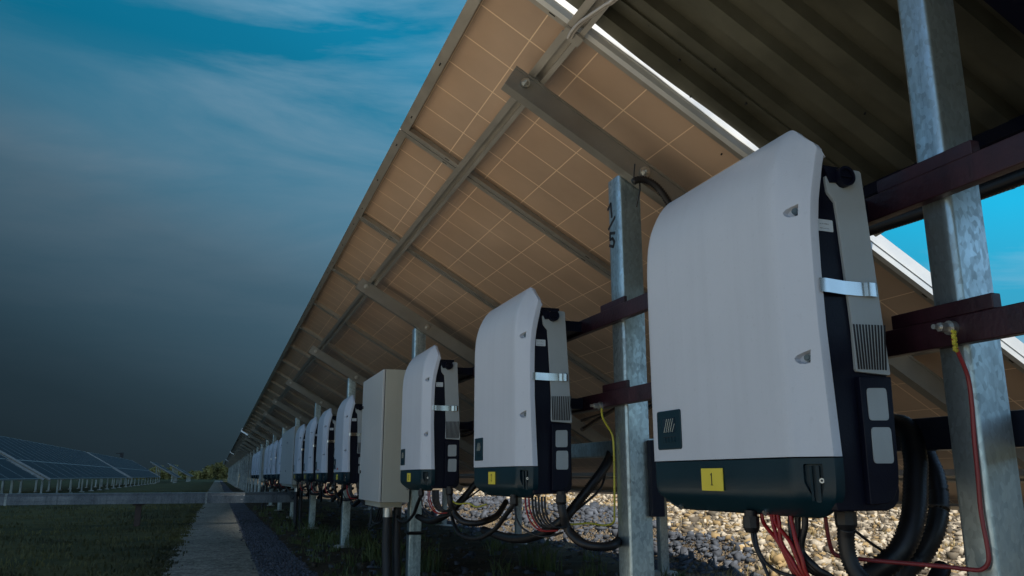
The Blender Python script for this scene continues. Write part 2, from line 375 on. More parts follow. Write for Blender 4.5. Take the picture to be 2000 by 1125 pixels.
for i in range(2600):
    y = 7 + 40 * random.random() ** 1.6; x = -.45 - random.random() * (2 + y * .45)
    sp.append((x, y, GZ, .25, 12, .35 + .012 * y))
for i in range(700):
    y = 6.6 + 26 * random.random() ** 1.5; sp.append((-.42 + random.gauss(0, .035) * (1 + y * .02), y, GZ, .06, 9, .3))
blades('field_grass', sp, mat('field_blades', (.035, .042, .013), .7, var=.5, scale=.8, c2=(.09, .085, .026)), 'short rough grass of the field left of the path', .05, .14, .008)

# ------------------------------------------------------------------ solar arrays
TH = math.radians(30)
def PS(s, y, h, dx=0, dz=0): return (.695 + dx + s * math.cos(TH) + h * math.sin(TH), y, 1.62 + dz - s * math.sin(TH) + h * math.cos(TH))
WY, LS = 1.365, 2.22
def module_meshes(ls, wy, tagn):
    f = MB()
    t = .004; lip = .042
    for a, b_ in ((0, t), (ls - t, ls)): f.box(a, b_, 0, wy, 0, .05)
    for a, b_ in ((0, t), (wy - t, wy)): f.box(t, ls - t, a, b_, 0, .05)
    f.box(t, lip, t, wy - t, 0, .003); f.box(ls - lip, ls - t, t, wy - t, 0, .003)
    f.box(lip, ls - lip, t, lip * .8, 0, .003); f.box(lip, ls - lip, wy - lip * .8, wy - t, 0, .003)
    f.cur = 1                                        # small drain slots in the lip
    for q in (.12, .5, .88):
        f.box(.02, .026, wy * q - .012, wy * q + .012, -.0006, 0); f.box(ls * q - .012, ls * q + .012, .015, .021, -.0006, 0); f.box(ls * q - .012, ls * q + .012, wy - .021, wy - .015, -.0006, 0)
    fm = f.mesh('frame', [M['alu'], M['ink']])
    b = MB(); b.box(t, ls - t, t, wy - t, .038, .044); bm_ = b.mesh('solar_panel', M['backsheet'])
    g = MB(); g.box(t, ls - t, t, wy - t, .0445, .049); gm = g.mesh('glass', M['glass'])
    # one-mesh version for the far arrays
    a = MB(); a.cur = 0
    for x0, x1, y0, y1 in ((0, .02, 0, wy), (ls - .02, ls, 0, wy), (.02, ls - .02, 0, .02), (.02, ls - .02, wy - .02, wy)): a.box(x0, x1, y0, y1, 0, .05)
    a.cur = 1; a.box(.02, ls - .02, .02, wy - .02, .04, .044); a.cur = 2; a.box(.02, ls - .02, .02, wy - .02, .0442, .048)
    am = a.mesh('far_solar_panel', [M['faralu'], M['backsheet'], M['glass']])
    return fm, bm_, gm, am
PORT = module_meshes(LS, WY, 'p'); LAND = module_meshes(WY, LS, 'l')
def linkpart(name, me, parent, p, rot):
    o = bpy.data.objects.new(name, me); col.objects.link(o); o.parent = parent
    o.location = tuple((p[i] - parent['_o'][i]) * K for i in range(3)); o.rotation_euler = (0, rot, 0); return o
def slopebar(y0, y1, s0, s1, h0, h1, dx, dz, b):
    """box aligned with the slope"""
    c = [PS(s, y, h, dx, dz) for s, y, h in ((s0, y0, h0), (s1, y0, h0), (s1, y1, h0), (s0, y1, h0), (s0, y0, h1), (s1, y0, h1), (s1, y1, h1), (s0, y1, h1))]
    b.add(c, [(0, 3, 2, 1), (4, 5, 6, 7), (0, 1, 5, 4), (1, 2, 6, 5), (2, 3, 7, 6), (3, 0, 4, 7)])
def footing(x, y, b, r=.13):
    n = 10; vs = []
    for k, (zz, rr) in enumerate(((-.03, r), (.035, r * random.uniform(.92, 1.05)), (.05, r * .82))):
        for i in range(n):
            a = 2 * math.pi * i / n + .3; q = rr * (1 + .08 * math.sin(i * 2.3 + x * 7 + y)); vs.append((x + math.cos(a) * q, y + math.sin(a) * q, GZ + zz))
    b.add(vs, [(k * n + i, k * n + (i + 1) % n, (k + 1) * n + (i + 1) % n, (k + 1) * n + i) for k in range(2) for i in range(n)] + [tuple(2 * n + i for i in range(n))])
def csect(x0, x1, y0, y1, z0, z1, b):
    """cold-rolled post: hollow towards +x, returned lips, rounded corners"""
    t = .006; r = .012
    out = []
    def arc(cx, cy, a0, a1, rr):
        for k in range(5):
            a = a0 + (a1 - a0) * k / 4; out.append((cx + rr * math.cos(a), cy + rr * math.sin(a)))
    # outer outline counter-clockwise starting at the +x end of the near flange
    out.append((x1, y0 + .018)); out.append((x1, y0))
    arc(x0 + r, y0 + r, -math.pi / 2, -math.pi, r); arc(x0 + r, y1 - r, math.pi, math.pi / 2, r)
    out.append((x1, y1)); out.append((x1, y1 - .018))
    out.append((x1 - t, y1 - .018)); out.append((x1 - t, y1 - t))
    arc(x0 + r, y1 - r, math.pi / 2, math.pi, r - t); arc(x0 + r, y0 + r, math.pi, math.pi * 1.5, r - t)
    out.append((x1 - t, y0 + t)); out.append((x1 - t, y0 + .018))
    b.prism(out, z0, z1, 'z')
def hexbolt(p, d, r, l, b):
    p = Vector(p); d = Vector(d).normalized()
    b.cyl(p, p + d * l * .25, r * 1.7, n=18); b.cyl(p + d * l * .25, p + d * l * .7, r * 1.15, n=6); b.cyl(p + d * l * .7, p + d * l, r * .6, n=10)

def solar_array(y0, n, label, dx=0, dz=0, near=False, rail=True, r0=None, group='tilted tables of solar panels'):
    y1 = y0 + n * (WY + .012)
    root = thing('solar_array', (1.37 + dx, y0, GZ), label, 'solar array', group)
    for k in range(n):
        p = PS(0, y0 + k * (WY + .012), 0, dx, dz)
        if near:
            o = linkpart('solar_panel', PORT[1], root, p, TH)
            for nm, me in (('frame', PORT[0]), ('glass', PORT[2])):
                q = bpy.data.objects.new(nm, me); col.objects.link(q); q.parent = o
        else: linkpart('solar_panel', PORT[3], root, p, TH)
    L = y1 - y0; nl = max(1, int(L / (LS + .012)))
    for k in range(nl):
        p = PS(LS + .016, y0 + k * (LS + .012), 0, dx, dz)
        if near:
            o = linkpart('solar_panel', LAND[1], root, p, TH)
            for nm, me in (('frame', LAND[0]), ('glass', LAND[2])):
                q = bpy.data.objects.new(nm, me); col.objects.link(q); q.parent = o
        else: linkpart('solar_panel', LAND[3], root, p, TH)
    for s in (.36, 3.2):
        b = MB()
        slopebar(y0 + .002, y1, s - .03, s - .012, -.042, -.002, dx, dz, b); slopebar(y0 + .002, y1, s + .012, s + .03, -.042, -.002, dx, dz, b)
        slopebar(y0 + .002, y1, s - .012, s + .012, -.018, -.002, dx, dz, b); slopebar(y0 + .002, y1, s - .038, s - .03, -.042, -.036, dx, dz, b)
        b.build('purlin', M['alu'], root)
    if near or r0 is None: pass
    ys = []; y = (2.595 if near else y0 + (r0 if r0 is not None else 1.0))
    while y < y1 - .3: ys.append(y); y += 3.4
    for y in ys:
        b = MB(); slopebar(y - .092, y - .05, .27, 3.5, -.135, -.044, dx, dz, b)
        b.cur = 0; slopebar(y - .096, y - .092, .27, 3.5, -.135, -.126, dx, dz, b); slopebar(y - .096, y - .092, .27, 3.5, -.053, -.044, dx, dz, b)
        r = b.build('rafter', M['rafter'], root)
        if near and y < 20:
            bb = MB(); hexbolt(PS(.88, y - .096, -.09, dx, dz), (0, -1, 0), .012, .03, bb); q = bb.build('bolt', M['zinc'], root); q.parent = r; bb = MB(); hexbolt(PS(.33, y - .096, -.085, dx, dz), (0, -1, 0), .01, .03, bb)
            q = bb.build('bolt', M['zinc'], root, smooth=False); q.parent = r
        b = MB(); csect(1.33 + dx, 1.418 + dx, y - .045, y + .05, GZ - .05, 1.10 + dz, b)
        p = b.build('post', M['galv'] if near else M['galvdull'], root, smooth='auto')
        f = MB(); footing(1.374 + dx, y, f, .12); q = f.build('footing', M['concrete'], root, smooth=True); q.parent = p
        b = MB(); csect(3.38 + dx, 3.45 + dx, y - .04, y + .03, GZ - .05, -.06 + dz, b)
        p2 = b.build('post', M['galvdull'], root, smooth='auto')
        f = MB(); footing(3.41 + dx, y, f, .13); q = f.build('footing', M['concrete'], root, smooth=True); q.parent = p2
    # mill-finish end rails
    for e0, e1 in ((y0 - .028, y0 - .004), (y1 + .004, y1 + .028)):
        b = MB(); slopebar(e0, e1, -.02, 3.62, -.012, .062, dx, dz, b); slopebar(e0 - .003, e0, -.02, 3.62, .012, .016, dx, dz, b)
        b.build('end_rail', M['alulight'] if dx == 0 else M['faralu'], root)
    return root, ys
near_root, PY = solar_array(2.19, 21, 'nearest tilted array, brown panel undersides on galvanised posts behind the wall of inverters', near=True)
solar_array(32.0, 20, 'small array of the right hand row starting just past the first white end rail', r0=.9)
solar_array(60.6, 20, 'middle far array of the right hand row, seen end on', r0=.9)
solar_array(89.4, 24, 'last array at the far end of the right hand row', r0=.9)
solar_array(6.6, 20, 'nearest dark blue array at the left frame edge beyond the cable tray', dx=-9.8, dz=.05)
solar_array(35.4, 22, 'long dark blue array between two pale end rails left of the path', dx=-9.8, dz=.05)
solar_array(67.0, 24, 'dark blue array past the second pale end rail, left of the small open arrays', dx=-9.8, dz=.05)
solar_array(106, 8, 'small pale array on two white posts in the middle of the distant field', dx=-8.3, dz=.0)
solar_array(128, 14, 'small pale array just right of the one on two white posts, before the trees', dx=-7.6, dz=.15)

solar_array(-24, 30, 'array of the next row beyond the rubble at the right frame edge', dx=9.6, dz=.0)
# mounting rails bolted on the posts of the near array (front rails maroon, rear channel)
def rails(root, ya, yb, detail=True):
    for z0, z1 in ((.541, .597), (.243, .297)):
        b = MB(); b.box(1.300, 1.327, ya, yb, z0, z1)
        b.build('mounting_rail', M['maroon'], root, bevel=.003)
def padplates(root, y, w=.12):
    for z0, z1 in ((.541, .597), (.243, .297)):
        b = MB(); b.box(1.316, 1.3285, y - .085, y + .11, z1 + .001, z1 + .030); b.build('clamp_plate', M['maroon'], root, bevel=.002)
seg = [2.3] + [y + 1.7 for y in PY[:9]]
for a, c in zip(seg[:-1], seg[1:]): rails(near_root, a + .004, c - .004)
for y in PY[:6]: padplates(near_root, y)
for i, y in enumerate(PY[:6]):
    b = MB(); b.box(1.43, 1.50, y + .06, y + .78, .075, .135); b.cur = 0; b.build('rear_channel', M['galv'], near_root, bevel=.003)
# hand-painted 1/5 on the first post
b = MB()
def stroke(pts, X, w, b, t=.0015):
    for (u0, v0), (u1, v1) in zip(pts[:-1], pts[1:]):
        a = at(u0, v0, X=X); c = at(u1, v1, X=X); d = (c - a); L = d.length
        if L < 1e-5: continue
        d.normalize(); nrm = Vector((0, -d.z, d.y)) * w / 2; a = a - d * w * .25; c = c + d * w * .25
        vs = [a - nrm, a + nrm, c + nrm, c - nrm]
        b.add([(X - t, p.y, p.z) for p in vs] + [(X + t * .2, p.y, p.z) for p in vs], [(0, 1, 2, 3), (7, 6, 5, 4), (0, 4, 5, 1), (1, 5, 6, 2), (2, 6, 7, 3), (3, 7, 4, 0)])
stroke([(1187.5, 410), (1193, 398), (1195, 424)], 1.33, .011, b)
stroke([(1201, 424), (1189, 448)], 1.33, .010, b)
stroke([(1201, 455), (1192, 456), (1192, 468), (1197, 466), (1200, 472), (1198, 482), (1191, 480)], 1.33, .011, b)
b.build('painted_number', M['ink'], near_root)
# dark bracket screwed to the near side of the first post, with rear companion post
b = MB(); b.box(1.405, 1.452, 2.520, 2.548, -.135, .122); b.build('side_bracket', M['body'], near_root, bevel=.002)
# earth bolts on lower rail and cable
for (u, v) in ((1175, 793),):
    p = at(u, v, X=1.30); b = MB(); hexbolt((1.30, p.y, p.z), (-1, 0, 0), .009, .045, b); b.build('bolt', M['zinc'], near_root)
# black conduit strapped under the first rafter
b = MB(); b.tube([at(1236, 356, Y=2.49), at(1246, 351, Y=2.485), at(1262, 352, Y=2.48), at(1280, 362, Y=2.475), at(1295, 379, Y=2.475), at(1310, 402, Y=2.48), at(1330, 430, Y=2.485), at(1400, 490, Y=2.49), at(1560, 610, Y=2.49)], .013, 10, .12, .009)
b.tube([at(1238, 352, Y=2.49), at(1238.5, 338, Y=2.485), at(1240, 320, Y=2.48)], .0022, 6)
b.tube([at(1249, 350, Y=2.493), at(1250, 372, Y=2.493), at(1243, 404, Y=2.493)], .003, 6, smooth=False)
b.build('conduit', M['black'], near_root, smooth=True)
# junction cabling hanging between the panels and the rear posts
for y in (3.2, 3.6, 6.4, 7.2):
    b = MB(); z = .42
    b.tube([(2.4, y, .52), (2.1, y - .1, .36), (1.8, y - .2, .34), (1.5, y - .3, .20)], .010, 6); b.tube([(2.4, y + .1, .55), (2.0, y, .38), (1.5, y - .3, .24)], .007, 6)
    b.box(2.35, 2.5, y - .05, y + .12, .50, .56)
    b.build('panel_lead', M['black'], near_root, smooth=False)

# ------------------------------------------------------------------ corrugated canopy nearest the camera
can = thing('metal_canopy', (1.37, 1.18, GZ), 'dark corrugated steel canopy overhead at the right, on one galvanised post', 'canopy')
b = MB(); prof = []; y = 2.150; pitch = .160
while y > -3.2:
    prof += [(y, .0), (y - .060, .0), (y - .070, .036), (y - .150, .036)]; y -= pitch
nv = len(prof); S0, S1 = -.03, 1.63; nseg = 24
for k in range(nseg + 1):
    s = S0 + (S1 - S0) * k / nseg
    for (yy, h) in prof:
        e = .018 * math.sin(yy * 9) if k == nseg else 0
        b.v.append(PS(s + e, yy + (.005 * math.sin(s * 9 + yy) if yy > 2.1 else 0), h + .026))
nb = len(b.v)
for v in list(b.v): b.v.append((v[0] + .002, v[1], v[2] + .0035))
for k in range(nseg):
    for i in range(nv - 1):
        a = k * nv + i; q = (a, a + 1, a + nv + 1, a + nv); b.f.append(q); b.f.append(tuple(x + nb for x in reversed(q)))
for i in range(nv - 1):
    b.f.append((i + 1, i, i + nb, i + 1 + nb)); a = nseg * nv + i; b.f.append((a, a + 1, a + 1 + nb, a + nb))
for k in range(nseg):
    for i in (0, nv - 1):
        a = k * nv + i; b.f.append((a, a + nv, a + nv + nb, a + nb))
b.m = [0] * len(b.f)
b.build('roof_sheet', M['sheet'], can)
for s in (.36, 1.45):
    b = MB(); m_ = M['alu'] if s < 1 else M['body']
    for q in ((s - .03, s - .012, -.042, .028), (s + .012, s + .03, -.042, .028), (s - .012, s + .012, -.018, .028), (s - .038, s - .03, -.042, -.036)): slopebar(-3.2, 2.15, *q, 0, 0, b)
    b.build('purlin', m_, can)
b = MB()                                               # sheet overlap seam and screw holes seen as dark dots
for (u, v, r) in ((1397, 134, .004), (1350, 187, .003), (1270, 47, .004), (1328, 116, .004), (1458, 201, .004), (1410, 300, .003), (1690, 220, .003), (1265, 166, .002)):
    d = at(u, v, Y=1.0); k = (2.02 + .034) / (d.z + .577 * d.x); p = d * k
    b.cyl(p + Vector((-.004, 0, -.0055)), p + Vector((.0, 0, -.0)), r, n=8)
b.build('screw_tip', M['ink'], can)
b = MB(); slopebar(1.98, 1.992, -.02, 1.55, .018, .0285, 0, 0, b); b.build('seam_strip', M['sheet'], can)
for yy in (1.18, -1.4):
    b = MB(); slopebar(yy - .092, yy - .05, .27, 1.6, -.135, -.044, 0, 0, b); b.build('rafter', M['body'], can)
b = MB(); csect(1.33, 1.417, 1.145, 1.216, GZ - .05, 1.17, b); p = b.build('post', M['galv'], can, smooth='auto')
f = MB(); footing(1.37, 1.18, f, .12); q = f.build('footing', M['concrete'], can, smooth=True); q.parent = p
rails(can, .25, 2.296)
for z1 in (.597, .297):
    b = MB(); b.box(1.306, 1.3285, 1.06, 1.30, z1 + .001, z1 + .030); b.build('clamp_plate', M['maroon'], can, bevel=.002)
b = MB(); b.box(1.45, 1.52, .3, 2.0, .055, .125); b.build('rear_channel', M['navy'], can, bevel=.003)
# conduit along the low edge and short cell-print strips of the stowed panel at the eaves
b = MB(); b.tube([(1.94, 2.3, .80), (1.95, 1.6, .775), (1.96, .9, .785), (1.97, .2, .775), (1.97, -1, .79)], .022, 10, .1, .012); b.build('conduit', M['black'], can, smooth=True)
# earth bolt and red wire down the right post
p = at(1862, 641, X=1.30); b = MB(); hexbolt((1.30, p.y, p.z), (-1, 0, 0), .008, .05, b); b.build('bolt', M['zinc'], can)
b = MB(); w = [(1862, 648, 1.27), (1864, 670, 1.275), (1872, 690, 1.29), (1890, 735, 1.315), (1898, 790, 1.322), (1903, 860, 1.322), (1910, 930, 1.322), (1916, 1000, 1.322), (1927, 1060, 1.322), (1931, 1095, 1.322), (1918, 1112, 1.318), (1890, 1112, 1.31), (1840, 1106, 1.28), (1770, 1100, 1.25), (1700, 1094, 1.21), (1650, 1088, 1.18), (1628, 1080, 1.165), (1618, 1050, 1.155), (1612, 1010, 1.15)]
b.tube([at(u, v, X=x) for u, v, x in w], .0042, 8); wo = b.build('earth_wire', M['earthred'], can, smooth=True)
b = MB()
P = [at(1862 + 1.2 * k * .6, 646 + 6 * k, X=1.268) for k in range(8)]
for k in range(7): b.cyl(P[k] + Vector((0, .003 * (-1) ** k, 0)), P[k].lerp(P[k + 1], .6) + Vector((0, .003 * (-1) ** (k + 1), 0)), .0036, n=8)
q = b.build('sleeve', M['ygreen'], can); q.parent = wo
# white cable draped over the purlin joint
b = MB()
for o_ in (0, 6): b.tube([at(1110 + o_, 74, Y=2.17), at(1116 + o_, 62, Y=2.14), at(1130 + o_, 46, Y=2.08), at(1152 + o_, 30, Y=2.0), at(1178 + o_, 12, Y=1.93), at(1205 + o_, -8, Y=1.87), at(1300 + o_, -110, Y=1.6)], .0055, 8)
b.build('cable', mat('off_white_cable', (.45, .42, .38), .45), can, smooth=True)
b = MB(); b.box(*[0] * 6) if False else None
slopebar(2.15, 2.20, .325, .395, -.052, -.043, 0, 0, b); b.build('splice_plate', M['alu'], can)

# ------------------------------------------------------------------ inverter
def interp(z, tab):
    for (a, fa), (c, fc) in zip(tab[:-1], tab[1:]):
        if z <= c: return fa + (fc - fa) * max(0, (z - a)) / (c - a)
    return tab[-1][1]
Y0 = 1.205; W = .636
CX = .046
PLAN = [(CX + .015, .0), (CX, .0), (.0425, .001), (.037, .009), (.025, .028), (.0130, .045), (.0066, .053), (.0027, .060), (.0007, .069), (0, .080), (0, .2), (0, .32)]
PLAN = PLAN + [(x, W - y) for x, y in PLAN[-2::-1]]
FT = [(0, 0), (.50, 0), (.53, .0012), (.555, .003), (.575, .0055), (.597, .010), (.62, .0165), (.64, .025), (.66, .035), (.678, .046), (.69, .056), (.70, .066)]
GT = [(0, .050), (.1, .046), (.3, .039), (.45, .0385), (.52, .041), (.58, .048), (.62, .056), (.66, .064), (.70, .070)]
def shell_obj(root):
    zs = [.035, .15, .3, .42, .5, .53, .555, .575, .597, .62, .64, .66, .678, .69, .70]
    b = MB(); n = len(PLAN)
    for z in zs:
        f = interp(z, FT); g = interp(z, GT)
        for (px, py) in PLAN:
            w = min(px, CX) / CX; x = f * (1 - w) + g * w if px > 0 else f; x += (px - CX) if px > CX else 0
            b.v.append((1 + x, Y0 + py, z * (1 - w) + (.035 + (z - .035) * .905) * w - (max(0, z - .66) / .04 * .016 if px > CX else (max(0, z - .66) / .04 * .004 if w > .9 else 0))))
    for k in range(len(zs) - 1):
        for i in range(n - 1):
            a = k * n + i; b.f.append((a, a + n, a + n + 1, a + 1))
    # rolled top lip and closed back
    t = (len(zs) - 1) * n; st = len(b.v)
    for i in range(n):
        v = b.v[t + i]; b.v.append((max(v[0] + .012, 1.080) if 0 < i < n - 1 else v[0] + .004, v[1], v[2] - .004))
    for i in range(n - 1): b.f.append((t + i, st + i, st + i + 1, t + i + 1))
    for k in range(len(zs) - 1): b.f.append((k * n, k * n + n - 1, (k + 1) * n + n - 1, (k + 1) * n))
    b.f.append((t, t + n - 1, st + n - 1, st)); b.f += [(st + i, st + i + 1, st + n - 2 - i, st + n - 1 - i) for i in range(n // 2 - 1)] + ([(st + n // 2 - 1, st + n // 2, st + n // 2 + 1)] if n % 2 and False else [])
    b.f.append(tuple(range(n)))
    b.m = [0] * len(b.f)
    o = b.build('front_cover', M['shell'], root)
    import bmesh
    bm = bmesh.new(); bm.from_mesh(o.data); bmesh.ops.recalc_face_normals(bm, faces=bm.faces); bm.to_mesh(o.data); bm.free()
    return o
def cut(o, cutters, root, split=32):
    """recesses cut into a part for good (no helper is left behind)"""
    for c in cutters:
        c_ = c.build('cutter', o.data.materials[0], root)
        import bmesh
        bm = bmesh.new(); bm.from_mesh(c_.data); bmesh.ops.recalc_face_normals(bm, faces=bm.faces); bm.to_mesh(c_.data); bm.free()
        md = o.modifiers.new('cut', 'BOOLEAN'); md.object = c_; md.operation = 'DIFFERENCE'; md.solver = 'EXACT'
        bpy.context.view_layer.update()
        me = bpy.data.meshes.new_from_object(o.evaluated_get(bpy.context.evaluated_depsgraph_get()))
        o.modifiers.clear(); o.data = me; bpy.data.objects.remove(c_)
    auto(o, split)
def chamf(y, z):
    """x of the near chamfer at distance y from the near corner"""
    f = interp(z, FT); g = interp(z, GT); px = CX * (1 - y / .062); w = px / CX; return 1 + f * (1 - w) + g * w
ROUND = lambda x0, x1, y0, y1, r: [(cx + r * math.cos(a + j * math.pi / 8), cy + r * math.sin(a + j * math.pi / 8)) for cx, cy, a in ((x1 - r, y1 - r, 0), (x0 + r, y1 - r, math.pi / 2), (x0 + r, y0 + r, math.pi), (x1 - r, y0 + r, 1.5 * math.pi)) for j in range(5)]

def digit1(b, yc, zc, h, X, t):
    """serifed numeral 1; y grows away from the viewer's right"""
    w = h * .11
    def P(pts): b.prism([(yc - a * h, zc + c * h) for a, c in pts], X - t, X, 'x')
    P([(-.055, -.5), (.055, -.5), (.055, .5), (-.0, .5), (-.055, .44)]); P([(-.055, .44), (-.055, .34), (-.16, .30), (-.16, .335)]); P([(-.17, -.5), (-.056, -.5), (-.056, -.45), (-.17, -.46)]); P([(.056, -.5), (.17, -.5), (.17, -.46), (.056, -.45)])
def digit2(b, yc, zc, h, X, t):
    c = [(-.2, .28), (-.16, .42), (-.03, .5), (.12, .46), (.2, .32), (.17, .15), (.05, -.05), (-.1, -.25), (-.2, -.42)]
    for (a0, c0), (a1, c1) in zip(c[:-1], c[1:]):
        d = Vector((a1 - a0, c1 - c0)); L = d.length; d /= L; n_ = Vector((-d.y, d.x)) * .045
        q = [(a0 - d.x * .02 + n_.x, c0 - d.y * .02 + n_.y), (a0 - d.x * .02 - n_.x, c0 - d.y * .02 - n_.y), (a1 + d.x * .02 - n_.x, c1 + d.y * .02 - n_.y), (a1 + d.x * .02 + n_.x, c1 + d.y * .02 + n_.y)]
        b.prism([(yc - x * h, zc + y * h) for x, y in q], X - t, X, 'x')
    b.prism([(yc - x * h, zc + y * h) for x, y in ((-.22, -.5), (.22, -.5), (.24, -.36), (.2, -.42), (-.22, -.42))], X - t * .8, X, 'x')
def digit3(b, yc, zc, h, X, t):
    c = [(-.2, .36), (-.08, .49), (.1, .46), (.17, .3), (.1, .12), (-.04, .04), (.12, -.02), (.2, -.2), (.13, -.42), (-.05, -.5), (-.2, -.38)]
    for (a0, c0), (a1, c1) in zip(c[:-1], c[1:]):
        d = Vector((a1 - a0, c1 - c0)); d.normalize(); n_ = Vector((-d.y, d.x)) * .05
        b.prism([(yc - x * h, zc + y * h) for x, y in ((a0 + n_.x, c0 + n_.y), (a0 - n_.x, c0 - n_.y), (a1 - n_.x, c1 - n_.y), (a1 + n_.x, c1 + n_.y))], X - t, X, 'x')

def text_mesh(body, size, name):
    cu = bpy.data.curves.new(name, 'FONT'); cu.body = body; cu.size = size; cu.extrude = .00002; cu.resolution_u = 2
    o = bpy.data.objects.new(name, cu); col.objects.link(o); bpy.context.view_layer.update()
    me = bpy.data.meshes.new_from_object(o.evaluated_get(bpy.context.evaluated_depsgraph_get())); bpy.data.objects.remove(o); return me

def make_inverter(label, detail=True):
    root = thing('inverter', (1.1, Y0 + W / 2, -.08), label, 'inverter', 'wall inverters hung in a row under the array')
    sh = shell_obj(root)
    cs = []
    for v_z in (.506, .217):
        yc = .030; xs_ = chamf(yc, v_z)
        nrm = Vector((-.062, -.045, 0)).normalized(); tan = Vector((-.045, .062, 0)).normalized()
        c = MB(); P0 = Vector((xs_, Y0 + yc, v_z)); out = []
        pl = [(-.015, .017), (-.012, -.013), (.0, -.0145), (.013, -.0135), (.022, -.007), (.024, .000), (.017, .007), (.004, .0115)]
        vs = [P0 + nrm * .012 + tan * a + Vector((0, 0, z)) for a, z in pl] + [P0 - nrm * .015 + tan * (a * .6 - .003) + Vector((0, 0, z * .6)) for a, z in pl]
        n = len(pl); c.add(vs, [tuple(range(n)), tuple(range(2 * n - 1, n - 1, -1))] + [(i, (i + 1) % n, (i + 1) % n + n, i + n) for i in range(n)]); cs.append(c)
    if detail: cut(sh, cs, root)
    else: auto(sh, 32)
    for v_z in (.506, .217):
        xs_ = chamf(.03, v_z); nrm = Vector((-.062, -.045, 0)).normalized(); tan = Vector((-.045, .062, 0)).normalized()
        P0 = Vector((xs_, Y0 + .03, v_z)) - tan * .005; b = MB()
        b.cyl(P0 - nrm * .014, P0 - nrm * .004, .0066, n=14); b.cyl(P0 - nrm * .0041, P0 - nrm * .0028, .0050, .0040, n=6)
        q = b.build('screw', M['darksteel'], root); q.parent = sh
    # lower terminal cover
    b = MB(); n = len(PLAN)
    rings = [(.0325, .0025, .0015), (.0, .002, .0015), (-.025, .0025, .003), (-.036, .005, .006), (-.044, .010, .011), (-.051, .017, .019), (-.060, .027, .031), (-.068, .037, .045), (-.074, .048, .060), (-.077, .060, .078)]
    for z, dx, iy in rings:
        for px, py in PLAN:
            x = dx + px * (.066 - dx) / (CX + .015); yy = py + iy * (1 - 2 * py / W)
            b.v.append((1 + min(x, .066), Y0 + yy, z))
    for k in range(len(rings) - 1):
        for i in range(n - 1): a = k * n + i; b.f.append((a, a + 1, a + n + 1, a + n))
        b.f.append((k * n, (k + 1) * n, (k + 1) * n + n - 1, k * n + n - 1))
    b.f.append(tuple(range(n - 1, -1, -1))); b.f.append(tuple((len(rings) - 1) * n + i for i in range(n))); b.m = [0] * len(b.f)
    lc = b.build('terminal_cover', M['teal'], root)
    import bmesh
    bm = bmesh.new(); bm.from_mesh(lc.data); bmesh.ops.recalc_face_normals(bm, faces=bm.faces); bm.to_mesh(lc.data); bm.free()
    nrm = Vector((-.062, -.048, 0)).normalized(); tan = Vector((-.048, .062, 0)).normalized(); P0 = Vector((1.0258, Y0 + .031, 0))
    if detail:
        c = MB(); pl = [(-.016, .021), (-.014, .0235), (.021, .0235), (.023, .021), (.023, -.012), (.004, -.052), (.0, -.056), (-.006, -.050), (-.016, -.018)]
        vs = [P0 + nrm * .02 + tan * a + Vector((0, 0, z)) for a, z in pl] + [P0 - nrm * .013 + tan * a * .85 + Vector((0, 0, z * .9)) for a, z in pl]; m_ = len(pl)
        c.add(vs, [tuple(range(m_)), tuple(range(2 * m_ - 1, m_ - 1, -1))] + [(i, (i + 1) % m_, (i + 1) % m_ + m_, i + m_) for i in range(m_)])
        cut(lc, [c], root, 30)
        b = MB(); A = P0 + tan * .004 - nrm * .012
        for a0, w_ in ((.008, .0018), (-.004, .0026)):
            A = P0 + tan * a0 - nrm * .0125
            c4 = [A - tan * w_, A + tan * w_, A + tan * w_ + nrm * .012, A - tan * w_ + nrm * .010]
            z1, z0 = .018, -.044
            b.add([p + Vector((0, 0, z1)) for p in c4] + [p + Vector((0, 0, z0)) - nrm * .004 for p in c4], [(0, 1, 2, 3), (7, 6, 5, 4), (0, 4, 5, 1), (1, 5, 6, 2), (2, 6, 7, 3), (3, 7, 4, 0)])
        q = b.build('latch_rib', M['teal'], root); q.parent = lc
    else: auto(lc, 30)
    b = MB(); A = P0 - tan * .0105 + Vector((0, 0, -.008)) - nrm * .008
    b.cyl(A, A + nrm * .007, .0046, n=14); b.cur = 1; b.cyl(A + nrm * .0071, A + nrm * .0074, .0024, n=6); b.cur = 0
    for yy in (.52, .20):
        p = Vector((1.040, Y0 + yy, -.069)); b.cyl(p, p + Vector((-.006, 0, -.004)), .006, n=12)
    q = b.build('screw', [M['zinc'], M['ink']], root); q.parent = lc
    # body
    b = MB(); b.prism([(1.050, .034), (1.050, .54), (1.074, .612), (1.088, .611), (1.135, .598), (1.176, .592), (1.181, .58), (1.200, .20), (1.202, -.028), (1.198, -.046), (1.184, -.058), (1.17, -.062), (1.055, -.062), (1.050, -.04)], Y0 + .014, Y0 + W - .014)
    bd = b.build('housing', M['body'], root, bevel=.0035)
    b = MB()
    for yy in np.linspace(Y0 + .04, Y0 + W - .04, 26): b.box(1.09, 1.17, yy - .002, yy + .002, .598, .618 if detail else .61)
    q = b.build('heat_sink', M['body'], root); q.parent = bd
    # side plates (near and far), taken off the photo at the side plane
    pp = [(1611, 350), (1610.5, 345), (1614, 342.5), (1619, 343), (1625, 348), (1631, 358), (1638, 365.5), (1646, 368), (1654, 365), (1660, 356), (1661.5, 345), (1658, 334.5), (1662, 332), (1677, 335), (1680, 339), (1700, 475), (1738, 731), (1736, 733.5), (1674, 726), (1671, 722), (1664, 640), (1637, 440), (1630, 395), (1617, 378), (1614.5, 372)]
    pol = [(lambda q: (q.x - .0, q.z))(at(u, v, Y=Y0 + .008)) for u, v in pp]
    b = MB(); b.prism(pol[::-1], Y0 + .006, Y0 + .0138)
    sp_ = b.build('side_plate', M['plate'], root, bevel=.0012 if detail else 0)
